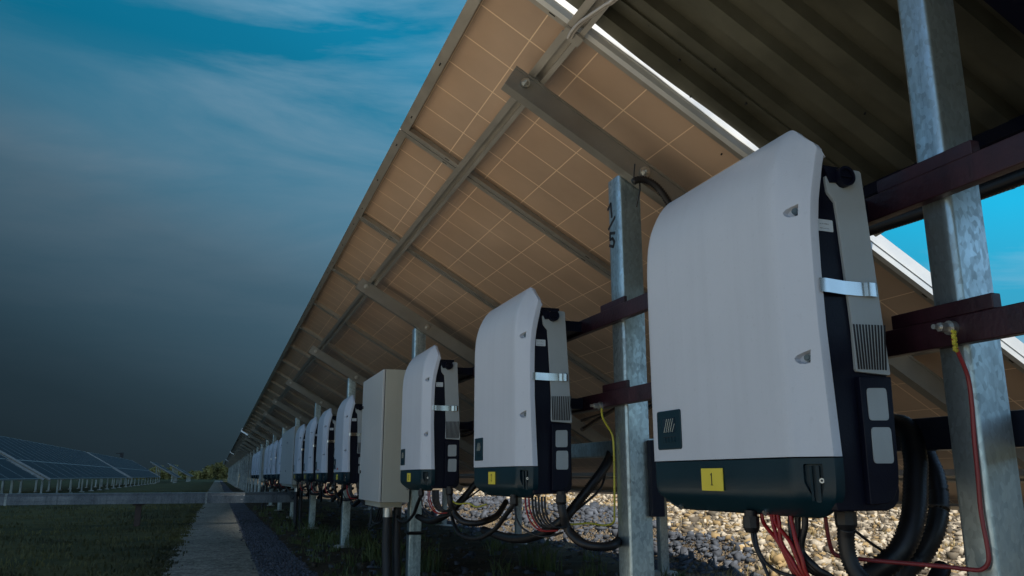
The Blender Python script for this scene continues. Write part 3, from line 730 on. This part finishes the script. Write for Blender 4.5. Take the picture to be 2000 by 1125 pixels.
    fb = MB(); fb.prism(pol, Y0 + W - .0138, Y0 + W - .006); fb.build('side_plate', M['plate'], root)
    b = MB()
    for k in range(11):
        f = k / 10; t0 = at(1667 + 60 * f, 633 + 2.5 * f, Y=Y0 + .006); t1 = at(1677.5 + 52.5 * f, 721 + 2 * f, Y=Y0 + .006); w_ = .00195
        b.prism([(t0.x - w_, t0.z), (t0.x + w_, t0.z), (t1.x + w_, t1.z), (t1.x - w_, t1.z)], Y0 + .0052, Y0 + .0059)
    q = b.build('vent', M['ink'], root); q.parent = sp_
    # cap in the notch
    c = at(1646, 347, Y=Y0 + .004); b = MB()
    b.cyl((c.x, Y0 - .002, c.z), (c.x, Y0 + .02, c.z), .0205, n=28)
    for k in range(28):
        a0, a1 = 2 * math.pi * k / 28, 2 * math.pi * (k + 1) / 28; b.prism([(c.x + r_ * math.cos(a_), c.z + r_ * math.sin(a_)) for r_, a_ in ((.0155, a0), (.0205, a0), (.0205, a1), (.0155, a1))], Y0 - .0085, Y0 - .0021)
    b.prism([(c.x - .013, c.z - .002), (c.x + .013, c.z - .002), (c.x + .013, c.z + .002), (c.x - .013, c.z + .002)], Y0 - .006, Y0 - .0021)
    b.prism([(1.082, .60), (c.x - .004, .592), (c.x - .012, c.z - .012), (1.098, .566)], Y0 + .002, Y0 + .0137)
    b.build('cap', M['body'], root, smooth='auto')
    # lower housing with two pale cover plates
    b = MB(); h = [at(u, v, Y=Y0) for u, v in ((1679, 735), (1741, 736), (1756, 915), (1757, 945), (1748, 975), (1735, 984), (1702, 986), (1694, 900))]
    b.prism([(p.x, p.z) for p in h][::-1], Y0 + .0005, Y0 + .0138); ho = b.build('connector_box', M['body'], root, bevel=.002)
    for q4 in (((1692, 758), (1730, 758), (1736, 821), (1698, 821)), ((1701, 834.5), (1739, 834.5), (1746, 905), (1707, 905))):
        c4 = [at(u, v, Y=Y0) for u, v in q4]; r = .14; pl = []
        for i in range(4):
            A_, B_, C_ = c4[i - 1], c4[i], c4[(i + 1) % 4]
            for t in (0, .33, .66, 1):
                p = B_.lerp(A_, r * (1 - t)) if t < .5 else B_.lerp(C_, r * t); 
                s1 = B_.lerp(A_, r); s2 = B_.lerp(C_, r); p = (s1 * (1 - t) ** 2 + B_ * 2 * t * (1 - t) + s2 * t * t); pl.append((p.x, p.z))
        b = MB(); b.prism(pl[::-1], Y0 - .0012, Y0 + .0005); o = b.build('cover_plate', M['plate'], root); o.parent = ho
    # spring clip
    b = MB(); path = [(1.060, -.001), (1.060, -.005), (1.078, -.0055), (1.090, -.001), (1.128, .0035), (1.132, .0035), (1.162, .003), (1.168, -.0008), (1.186, -.0015), (1.187, .003)]
    path = [(1.044, -.0035), (1.052, -.0052), (1.060, -.0052), (1.066, -.0040), (1.085, -.0008), (1.104, .0024), (1.110, .0028), (1.128, .0026), (1.146, .0024), (1.153, .0012), (1.158, -.0018), (1.164, -.0030), (1.174, -.0032), (1.181, -.0022), (1.184, .0005)]
    z0, z1 = .339, .366; vs = []
    for (x, y) in path: vs += [(x, Y0 + y - .0012, z0), (x, Y0 + y - .0012, z1), (x, Y0 + y + .0012, z1), (x, Y0 + y + .0012, z0)]
    fs = [(4 * i + a, 4 * i + (a + 1) % 4, 4 * i + 4 + (a + 1) % 4, 4 * i + 4 + a) for i in range(len(path) - 1) for a in range(4)] + [(0, 3, 2, 1), tuple(4 * len(path) - 4 + a for a in (0, 1, 2, 3))]
    b.add(vs, fs); b.build('spring_clip', M['steel'], root, smooth='auto')
    # serial label
    a_ = at(1592, 431, Y=Y0 + .013); c_ = at(1632, 458, Y=Y0 + .013)
    b = MB(); b.prism(ROUND(1.064, 1.103, .4665, .4905, .002), Y0 + .0128, Y0 + .0139); lb = b.build('serial_label', M['label'], root)
    if detail:
        for tx, zz, sz_ in (('Ser. No. 27380153', .4805, .0029), ('Manufactured in Europe', .4715, .0023)):
            me = text_mesh(tx, sz_ * K * 1.0, 'lettering'); me.materials.append(M['ink'])
            o = bpy.data.objects.new('lettering', me); col.objects.link(o); o.parent = lb
            o.location = ((1.071 - root['_o'][0]) * K, (Y0 + .0126 - root['_o'][1]) * K, (zz - root['_o'][2]) * K); o.rotation_euler = (math.radians(90), 0, 0)
    # display
    d4 = [at(u, v, X=1.0) for u, v in ((1284, 806), (1330, 800), (1333, 875), (1286, 879))]
    y_f, y_n = 1.752, 1.645; z0, z1 = .061, .152
    b = MB(); b.prism([(p[0], p[1]) for p in ROUND(y_n, y_f, z0, z1, .006)], .9968, 1.001, 'x'); dp = b.build('display_panel', M['teal'], root, bevel=.0018)
    b = MB(); sy0, sy1, sz0, sz1 = 1.668, 1.722, .099, .134; b.box(.9958, .9967, sy0, sy1, sz0, sz1); sn = b.build('screen', M['screen'], root); sn.parent = dp
    b = MB()
    for k in range(5):
        f = k / 5; yy = sy1 - .004 - (sy1 - sy0) * .86 * f; b.prism([(yy, sz0 + .002), (yy - .0016, sz0 + .002), (yy - .016, sz1 - .002), (yy - .0145, sz1 - .002)] if yy - .016 > sy0 else [(yy, sz0 + .002), (yy - .0016, sz0 + .002), (sy0 + .001, sz0 + .018), (sy0 + .001, sz0 + .021)], .9950, .9957, 'x')
    q = b.build('film', M['film'], root); q.parent = sn
    b = MB()
    for k in range(4): yy = 1.7205 - .0138 * k; b.box(.9952, .9967, yy - .0095, yy, .078, .089)
    q = b.build('button', M['teal'], root); q.parent = dp; 
    b = MB()
    for k in range(3): b.cyl((.9964, 1.738, .127 - .0085 * k), (.9967, 1.738, .127 - .0085 * k), .0022, n=10)
    for k in range(4): yy = 1.7205 - .0138 * k; b.box(.9962, .9967, yy + .0002, yy + .0022, .077, .0905); b.box(.9962, .9967, yy - .0095, yy + .0022, .0892, .0908)
    q = b.build('led', M['ink'], root); q.parent = dp
    # hanging bracket to the rails
    b = MB()
    b.box(1.2025, 1.206, Y0 + .10, Y0 + W - .10, .24, .598)
    for z0, z1 in ((.25, .29), (.55, .59)): b.box(1.2065, 1.299, Y0 + .12, Y0 + W - .12, z0, z1)
    b.build('bracket', M['body'], root)
    return root
def plate(root, num, dy):
    b = MB(); y1, y0_ = 1.571 + dy, 1.490 + dy; b.box(.9985, 1.0012, y0_, y1, -.0305, .0165); pl = b.build('number_plate', M['yellow'], root, bevel=.0006)
    b = MB(); {1: digit1, 2: digit2, 3: digit3}.get(num, digit1)(b, (y1 + y0_) / 2, -.006, .026, .9984, .0006)
    if num < 4: q = b.build('numeral', M['ink'], root); q.parent = pl
def gland(b, x, y, z, r, h=.028):
    b.cyl((x, y, z + .012), (x, y, z), r * .8, n=16); b.cyl((x, y, z), (x, y, z - h * .7), r, n=8); b.cyl((x, y, z - h * .7), (x, y, z - h), r, r * .72, n=16)
inv1 = make_inverter('largest, nearest inverter with yellow plate 1 on its dark lower cover')
# plain inverter that is copied down the row (no cables, no numeral)
proto_kids = [c for c in inv1.children]
def dupinv(dy, label): 
    r = copy_tree(inv1, dy, label); r['_o'] = [inv1['_o'][0], inv1['_o'][1] + dy, inv1['_o'][2]]; return r
SP = 1.515
INV = [(1, SP, 'second inverter, yellow plate 2, between the post painted 1/5 and the third inverter'),
       (2, 2.99, 'third inverter, just right of the tall single cabinet'),
       (3, 5.93, 'fourth inverter, first one left of the tall single cabinet'),
       (4, 7.45, 'fifth inverter, next left of the one beside the single cabinet'),
       (5, 8.80, 'sixth inverter, second right of the pair of cabinets'),
       (6, 10.25, 'seventh inverter, directly right of the pair of cabinets'),
       (7, 14.0, 'eighth inverter, directly left of the pair of cabinets'),
       (8, 15.6, 'ninth inverter, second left of the pair of cabinets'),
       (9, 17.1, 'tenth inverter, third left of the pair of cabinets'),
       (10, 18.5, 'eleventh inverter, directly right of the slim far cabinet'),
       (11, 21.3, 'twelfth inverter, directly left of the slim far cabinet'),
       (12, 22.8, 'thirteenth inverter, second left of the slim far cabinet'),
       (13, 24.3, 'fourteenth inverter, last but one of the row'),
       (14, 25.9, 'fifteenth and farthest inverter of the row')]
invs = [inv1] + [dupinv(dy, lb) for _, dy, lb in INV]
plate(inv1, 1, 0); plate(invs[1], 2, INV[0][1]); plate(invs[2], 3, INV[1][1])
for k in (3, 4, 5, 6): plate(invs[k], 9, INV[k - 1][1])
for k in range(3, 7):
    b = MB(); dy = INV[k - 1][1]
    for j in range(3): b.box(.9985, 1.0, 1.48 + dy + j * .030, 1.50 + dy + j * .030, .055, .072)
    b.build('red_mark', mat('faded_red_print', (.45, .12, .11), .5), invs[k])

# cables of inverter 1
b = MB(); g1 = at(1467, 1016, X=1.035); gland(b, g1.x, g1.y, -.080, .0165, .032); b.build('cable_gland', M['black'], inv1, smooth='auto'); b = MB(); g2 = at(1651, 1004, X=1.135); gland(b, g2.x, g2.y, -.066, .020, .034); b.build('cable_gland', M['black'], inv1, smooth='auto')
b = MB(); b.tube([(g2.x, g2.y, -.095), at(1652, 1050, X=1.137), at(1658, 1090, X=1.14), at(1680, 1128, X=1.15), at(1730, 1160, X=1.18), at(1800, 1170, X=1.26), at(1840, 1110, X=1.36)], .0155, 12, .09, .0058); b.build('conduit', M['black'], inv1, smooth=True)
b = MB()
b.tube([(g1.x, g1.y, -.11), at(1473, 1062, X=1.036), at(1483, 1085, X=1.038), at(1500, 1125, X=1.04), at(1510, 1180, X=1.05), at(1515, 1400, X=1.1)], .0035, 8)
b.tube([(g1.x + .004, g1.y - .005, -.11), at(1480, 1070, X=1.036), at(1497, 1100, X=1.04), at(1535, 1122, X=1.05), at(1620, 1135, X=1.12), at(1700, 1128, X=1.2)], .0035, 8)
b.tube([at(1668, 1035, X=1.14), at(1700, 1060, X=1.2), at(1730, 1080, X=1.3)], .0028, 6)
for u0, u1, u2 in ((1545, 1552, 1590), (1558, 1560, 1600), (1572, 1566, 1608)):
    b.tube([at(u0, 1000, X=1.07), at(u0, 1030, X=1.07), at(u1, 1075, X=1.07), at(u2 - 12, 1110, X=1.08), at(u2 + 30, 1150, X=1.12), at(u2 + 60, 1300, X=1.2)], .0062, 8)
b.build('black_cable', M['black'], inv1, smooth=True)
for u0, u1, u2 in ((1490, 1518, 1556), (1508, 1519, 1562), (1520, 1524, 1568), (1514, 1541, 1574), (1545, 1553, 1580)):
    b = MB(); b.tube([at(u0 - 2, 1000, X=1.055), at(u0 + 2, 1022, X=1.055), at(u1 + 2, 1058, X=1.055), at((u1 + u2) / 2, 1092, X=1.06), at(u2, 1128, X=1.07), at(u2 + 60, 1200, X=1.12)], .0042, 8); b.build('red_cable', M['red'], inv1, smooth=True)
b = MB()
b.tube([(1.46, 1.72, .10), at(1752, 830, X=1.45), at(1785, 880, X=1.42), at(1788, 950, X=1.38), at(1782, 1020, X=1.34), at(1755, 1080, X=1.30), at(1700, 1125, X=1.26), at(1640, 1170, X=1.24)], .0235, 12, .07, .0085)
b.build('conduit', M['black'], inv1, smooth=True)
b = MB()
b.tube([(1.50, 1.72, .08), at(1775, 862, X=1.55), at(1818, 910, X=1.52), at(1834, 975, X=1.5), at(1826, 1035, X=1.47), at(1800, 1085, X=1.44), at(1765, 1130, X=1.4), at(1750, 1300, X=1.4)], .021, 12, .07, .0085)
b.build('conduit', M['black'], inv1, smooth=True)
# cables of inverter 2, copied for the ones further away
def cabling(root, dy):
    S = Vector((0, dy - SP, 0)); A = lambda u, v, X: at(u, v, X=X) + S
    y0 = Y0 + SP
    b = MB(); ga = at(1004, 985, X=1.035); gb = at(1096, 975, X=1.135); gland(b, ga.x, ga.y + S.y, -.078, .0165, .03); b.build('cable_gland', M['black'], root, smooth='auto'); b = MB(); gland(b, gb.x, gb.y + S.y, -.064, .02, .034); b.build('cable_gland', M['black'], root, smooth='auto')
    b = MB(); b.tube([(gb.x, gb.y + S.y, -.09), A(1100, 1005, 1.14), A(1110, 1035, 1.16), A(1140, 1062, 1.19), A(1180, 1068, 1.25), A(1205, 1060, 1.31), A(1215, 1040, 1.45), A(1215, 1000, 1.6)], .0155, 10, .09, .0075)
    b.tube([A(1196, 875, 1.46), A(1188, 900, 1.42), A(1165, 935, 1.36), A(1125, 985, 1.28), A(1095, 1020, 1.22), A(1050, 1045, 1.2), A(1000, 1052, 1.22), A(945, 1035, 1.3)], .018, 10, .08, .0085)
    b.tube([(ga.x, ga.y + S.y, -.1), A(985, 1010, 1.05), A(965, 1035, 1.08), A(930, 1052, 1.12), A(895, 1040, 1.16), A(880, 1000, 1.2)], .009, 8, .08, .0085)
    b.build('conduit', M['black'], root, smooth=True)
    b = MB()
    b.tube([(ga.x, ga.y + S.y, -.1), A(1010, 1015, 1.04), A(1025, 1035, 1.06), A(1060, 1048, 1.1), A(1100, 1040, 1.16)], .004, 6)
    for k in range(5): b.tube([A(1040 + 6 * k, 970, 1.08), A(1041 + 6 * k, 995, 1.08), A(1047 + 6 * k, 1015, 1.09), A(1062 + 6 * k, 1030, 1.11), A(1095 + 4 * k, 1028, 1.16)], .0042, 6)
    b.tube([A(1182, 925, 1.44), A(1172, 955, 1.40), A(1140, 985, 1.32), A(1105, 1012, 1.25)], .005, 6)
    b.build('black_cable', M['black'], root, smooth=True)
    for k in range(2): b = MB(); b.tube([A(1026 + 7 * k, 972, 1.06), A(1028 + 7 * k, 995, 1.06), A(1036 + 8 * k, 1018, 1.07), A(1055 + 6 * k, 1036, 1.09), A(1085 + 5 * k, 1036, 1.13)], .0034, 6); b.build('red_cable', M['red'], root, smooth=True)
cabling(invs[1], SP)
for k in range(2, 11): cabling(invs[k], INV[k - 1][1])
b = MB(); w = [(1175, 797, 1.265), (1177, 815, 1.275), (1186, 832, 1.30), (1196, 850, 1.320), (1199, 880, 1.323), (1200, 940, 1.323), (1200, 1000, 1.323), (1198, 1020, 1.32), (1180, 1026, 1.30), (1150, 1022, 1.25), (1120, 1024, 1.21), (1098, 1022, 1.17)]
b.tube([at(u, v, X=x) for u, v, x in w], .0038, 8); b.build('earth_wire', M['ygreen'], near_root, smooth=True)
b = MB(); b.tube([at(950, 985, X=1.2), at(930, 990, X=1.18), at(915, 983, X=1.16), at(893, 984, X=1.15), at(880, 975, X=1.15)], .004, 8); b.build('earth_wire', M['ygreen'], invs[2], smooth=True)

# ------------------------------------------------------------------ cabinets
def cabinet(y0, y1, z0, z1, label, doors=1, x0=1.0, x1=1.2, cond=True):
    root = thing('electrical_cabinet', (1.1, (y0 + y1) / 2, z0), label, 'cabinet', 'pale metal cabinets between the inverters')
    b = MB(); b.box(x0 + .018, x1, y0, y1, z0, z1); bo = b.build('housing', M['cab'], root, bevel=.004)
    b = MB(); b.box(x0 + .014, x0 + .0182, y0 + .006, y1 - .006, z0 + .006, z1 - .006); b.build('gasket', M['ink'], root)
    w = (y1 - y0) / doors
    for k in range(doors):
        b = MB(); b.box(x0, x0 + .014, y0 + k * w + .002, y0 + (k + 1) * w - .002, z0 + .002, z1 - .002); d = b.build('door', M['cabdoor'], root, bevel=.003)
        b = MB()
        for zz in (z0 + .2, z1 - .2): b.cyl((x0 - .006, y0 + (k + 1) * w - .05, zz), (x0 + .001, y0 + (k + 1) * w - .05, zz), .012, n=12)
        q = b.build('lock', M['ink'], root); q.parent = d
    b = MB(); b.box(x0 + .03, x1 - .02, y0 + .12, y1 - .12, z0 - .035, z0); b.build('gland_plate', M['cab'], root, bevel=.003)
    b = MB()
    for zz in (z0 + .1, z1 - .12): b.box(x1 + .0005, 1.299, y0 + .05, y1 - .05, zz, zz + .05)
    b.build('bracket', M['body'], root)
    if cond:
        yc = y0 + .2
        b = MB(); b.cyl((1.10, yc, z0 - .04), (1.10, yc, z0 - .10), .033, n=16); b.build('collar', M['zinc'], root)
        b = MB(); b.tube([(1.10, yc, z0 - .10), (1.10, yc, z0 - .3), (1.105, yc - .02, z0 - .5), (1.10, yc - .01, GZ)], .030, 12, .07, .012)
        b.tube([(1.17, yc + .02, z0 - .04), (1.17, yc + .02, z0 - .3), (1.18, yc, GZ)], .028, 12, .07, .012); b.build('conduit', M['dust'], root, smooth=True)
        b = MB()
        for k in range(4): b.tube([(1.12, yc + .2 + .06 * k, z0 - .03), (1.11, yc + .25 + .08 * k, z0 - .14), (1.1, yc + .55 + .05 * k, z0 - .16 - .02 * k), (1.12, y1 + .1, z0 - .05), (1.15, y1 + .3, z0 + .03)], .006, 6)
        b.build('black_cable', M['black'], root, smooth=True)
    return root
cabinet(5.40, 6.22, -.168, .705, 'tall single-door beige cabinet between the third and fourth inverters')
cabinet(12.28, 14.65, -.12, .715, 'wide cabinet with two narrow doors between the seventh and eighth inverters', 2)
cabinet(21.3, 22.2, -.12, .70, 'slim far cabinet between the eleventh and twelfth inverters')
# posts band
b = MB(); b.tube([(1.325, PY[1] - .05, -.40), (1.325, PY[1] + .055, -.395), (1.425, PY[1] + .055, -.395), (1.425, PY[1] - .05, -.40), (1.325, PY[1] - .05, -.40)], .012, 8, smooth=False); b.build('strap', M['black'], near_root)

# ------------------------------------------------------------------ cable tray across the field
TY = 14.8; zt = at(274, 963, Y=TY).z; zb = at(274, 984, Y=TY).z
tr = thing('cable_tray', (-1.2, TY, GZ), 'low galvanised cable tray crossing the field from left to the inverter row', 'cable tray')
xj = [-19, -15.2, -11.3, -7.4, -3.05, -.15, 1.3]
for a, c in zip(xj[:-1], xj[1:]):
    b = MB(); b.prism([(TY - .10, zb), (TY - .10, zt - .045), (TY - .06, zt), (TY + .14, zt + .004), (TY + .14, zb)], a + .004, c - .004, 'x')
    b.box(a + .004, c - .004, TY - .104, TY - .1001, zb + .055, zb + .062)
    b.build('tray_section', M['traymetal'], tr, bevel=.004)
b = MB()
for x in xj[1:-1]: b.prism([(TY - .109, zb - .005), (TY - .109, zt - .042), (TY - .066, zt + .006), (TY - .05, zt + .006), (TY - .05, zb - .005)], x - .016, x + .016, 'x')
b.build('joint_cover', M['galvdull'], tr)
for x in (-1.17, -8.5, -14.5):
    b = MB(); b.box(x - .045, x + .045, TY - .03, TY + .04, GZ - .03, zb); b.box(x - .09, x + .09, TY - .05, TY + .06, zb - .02, zb - .001); b.build('support_post', M['rust'], tr, bevel=.003)

# ------------------------------------------------------------------ distant trees and lamp
def woods():
    V = []; 
    for i in range(170):
        u = random.uniform(232, 462); Yd = random.uniform(215, 290); p = at(u, 925, Y=Yd)
        prof_ = 2.6 + 1.2 * math.sin(u * .045) + .9 * math.sin(u * .17) + (2.6 if u > 400 else 0) + (1.0 if u < 262 else 0)
        H = prof_ * random.uniform(.3, .72) + .5; R = random.uniform(.8, 2.0)
        n = 150
        for k in range(n):
            a = random.uniform(0, 6.28); t = random.random() ** .8; q = R * math.sqrt(random.random()) * (1 - .7 * t)
            c = np.array((p.x + math.cos(a) * q, p.y + math.sin(a) * q, GZ + t * H + .2)); V.append((c, random.uniform(.14, .36)))
    b = MB()
    for c, s in V:
        r = rng.normal(0, s, (4, 3)); r[:, 2] *= .8; k = len(b.v)
        b.v += [tuple(c + q) for q in r]; b.f += [(k, k + 1, k + 2), (k, k + 2, k + 3)]; b.m += [0, 0]
    return tag(b.build('woodland', M['leafy']), 'yellow green belt of trees along the horizon', 'woodland', kind='stuff')
woods()
# small sign box on the far left skyline
p = at(233, 888, Y=95)
sg = thing('flood_lamp', (p.x, 95, GZ), 'tiny dark lamp head on a thin pole above the far left arrays', 'lamp')
b = MB(); b.box(p.x - .32, p.x + .08, 94.9, 95.1, p.z + .08, p.z + .16); b.box(p.x + .08, p.x + .42, 94.85, 95.15, p.z - .3, p.z + .2); b.build('lamp_head', M['ink'], sg)
b = MB(); b.cyl((p.x + .2, 95, GZ), (p.x + .2, 95, p.z - .3), .03, n=8); b.build('pole', M['galvdull'], sg)

# ------------------------------------------------------------------ sun and sky
def shade_slab():  # unseen opaque slab added toward the sun to shade the left field
    b = MB(); nx, ny = 34, 44; H = 200
    xs = np.linspace(-260, 27, nx); ys = np.linspace(-139.2, 270, ny)
    for lay in (0, 1):
        for j, y in enumerate(ys):
            for i, x in enumerate(xs):
                e = min(i, nx - 1 - i, j, ny - 1 - j); th = min(1, e / 4) ** .5
                nz = math.sin(x * .05) * math.sin(y * .043 + 1) + .5 * math.sin(x * .13 + y * .09)
                jx = (2.0 * math.sin(y * .11) if e == 0 else 0)
                b.v.append((x + jx, y, H + (1 if lay else -1) * th * (9 + 6 * nz) + (10 * th if lay else 0)))
    for lay in (0, 1):
        o_ = lay * nx * ny
        for j in range(ny - 1):
            for i in range(nx - 1):
                a = o_ + j * nx + i; q = (a, a + 1, a + nx + 1, a + nx); b.f.append(q if lay else q[::-1])
    b.m = [0] * len(b.f)
    o = b.build('added_shade_slab', mat('shade_slab_white', (.8, .8, .82), 1, var=.03, scale=.02), smooth=True); o['kind'] = 'structure'
shade_slab()
SUN = Vector((.12, -.72, 1.0)).normalized()
ld = bpy.data.lights.new('sun', 'SUN'); ld.energy = 4.0; ld.angle = math.radians(.55); ld.color = (1, .93, .82)
so = bpy.data.objects.new('sun', ld); col.objects.link(so); so.rotation_euler = SUN.to_track_quat('Z', 'Y').to_euler()
w = bpy.data.worlds.new('World'); sc.world = w; w.use_nodes = True; n = w.node_tree; bg = n.nodes['Background']
sky = N(n, 'ShaderNodeTexSky'); sky.sky_type = 'NISHITA'; sky.sun_disc = False; sky.sun_elevation = math.asin(SUN.z); sky.sun_rotation = math.atan2(SUN.x, SUN.y)
sky.air_density = 1.0; sky.dust_density = .6; sky.ozone_density = 2.5
tc = N(n, 'ShaderNodeTexCoord'); nm = N(n, 'ShaderNodeVectorMath', op='NORMALIZE'); n.links.new(tc.outputs['Generated'], nm.inputs[0])
sp = N(n, 'ShaderNodeSeparateXYZ'); n.links.new(nm.outputs[0], sp.inputs[0])
def mth(op, a, b_=None, c=None, clamp=False):
    x = N(n, 'ShaderNodeMath', op=op); x.use_clamp = clamp
    for i, q in enumerate((a, b_, c)):
        if q is None: continue
        if isinstance(q, (int, float)): x.inputs[i].default_value = q
        else: n.links.new(q, x.inputs[i])
    return x.outputs[0]
# streaky high cloud
mp = N(n, 'ShaderNodeMapping'); mp.inputs['Rotation'].default_value = (.15, .35, .3); mp.inputs['Scale'].default_value = (1.4, 1.6, 7.5); n.links.new(nm.outputs[0], mp.inputs[0])
mp.inputs['Location'].default_value = (1.7, 9.2, .6)
cn = N(n, 'ShaderNodeTexNoise', Scale=1.25, Detail=10.0, Roughness=.58, Distortion=.5); n.links.new(mp.outputs[0], cn.inputs['Vector'])
cl = ramp(n, cn.outputs['Fac'], [(.41, 0), (.52, .45), (.66, 1)])
fy = ramp(n, sp.outputs[1], [(.15, 0), (.5, 1)])
fx_ = ramp(n, mth('ADD', sp.outputs[0], 1.0), [(.30, 0), (.62, 1)])
fwd = mth('MULTIPLY', fy.outputs[0], fx_.outputs[0])
tint = N(n, 'ShaderNodeMix', data_type='RGBA', blend_type='MULTIPLY'); tint.inputs[0].default_value = 1; n.links.new(sky.outputs[0], tint.inputs[6]); tint.inputs[7].default_value = (.86, 1.02, 1.10, 1)
# deep teal blue overhead, grey haze low on the left
ev = ramp(n, sp.outputs[2], [(0, (.9, 2.4, 3.3)), (.14, (.25, 2.5, 3.8)), (.28, (.02, 2.5, 4.1)), (.46, (.0, 1.7, 3.0)), (.8, (.0, 1.2, 2.4))])
hz = mth('MULTIPLY', ramp(n, sp.outputs[2], [(.24, 1), (.47, 0)]).outputs[0], ramp(n, sp.outputs[0], [(.18, 1), (.5, 0)]).outputs[0])
mh = N(n, 'ShaderNodeMix', data_type='RGBA'); n.links.new(mth('MULTIPLY', hz, .85), mh.inputs[0]); n.links.new(ev.outputs[0], mh.inputs[6]); mh.inputs[7].default_value = (1.5, 2.8, 3.85, 1)
mx0 = N(n, 'ShaderNodeMix', data_type='RGBA'); n.links.new(mth('MULTIPLY', fwd, .95), mx0.inputs[0]); n.links.new(tint.outputs[2], mx0.inputs[6]); n.links.new(mh.outputs[2], mx0.inputs[7])
mc = N(n, 'ShaderNodeMix', data_type='RGBA'); cx_ = ramp(n, mth('ADD', sp.outputs[0], .5), [(.30, .25), (.52, 1)]); cz_ = ramp(n, sp.outputs[2], [(.34, 1), (.40, 0)])
n.links.new(mth('MULTIPLY', cl.outputs[0], mth('MULTIPLY', mth('MAXIMUM', cx_.outputs[0], cz_.outputs[0]), .95)), mc.inputs[0]); n.links.new(mx0.outputs[2], mc.inputs[6]); mc.inputs[7].default_value = (1.75, 3.2, 4.4, 1)
# darkening put into the sky colour low on the left, ahead of the camera
t = mth('ADD', mth('MULTIPLY', sp.outputs[2], 1.6), mth('MULTIPLY', sp.outputs[0], .55))
dk = ramp(n, mth('MULTIPLY', mth('ADD', t, .15), .9, clamp=True), [(.05, .05), (.18, .085), (.24, .12), (.48, .32), (.61, .54), (.73, .68), (.83, .8), (.92, 1.0)])
bo = mth('ADD', mth('MULTIPLY', ramp(n, sp.outputs[0], [(.35, 0), (.7, 1)]).outputs[0], .5), 1.0)
fac = N(n, 'ShaderNodeMix', data_type='RGBA'); n.links.new(fwd, fac.inputs[0]); fac.inputs[6].default_value = (1, 1, 1, 1); n.links.new(dk.outputs[0], fac.inputs[7])
fm = N(n, 'ShaderNodeMix', data_type='RGBA', blend_type='MULTIPLY'); fm.inputs[0].default_value = 1; n.links.new(mc.outputs[2], fm.inputs[6]); n.links.new(fac.outputs[2], fm.inputs[7])
vs_ = N(n, 'ShaderNodeVectorMath', op='SCALE'); n.links.new(fm.outputs[2], vs_.inputs[0]); n.links.new(bo, vs_.inputs['Scale'])
n.links.new(vs_.outputs[0], bg.inputs[0]); bg.inputs[1].default_value = .087
sc.view_settings.view_transform = 'Standard'; sc.view_settings.look = 'None'; sc.view_settings.exposure = .58; sc.view_settings.gamma = 1
sc.cycles.max_bounces = 8; sc.cycles.diffuse_bounces = 4
for o in bpy.data.objects:
    if '_o' in o: del o['_o']
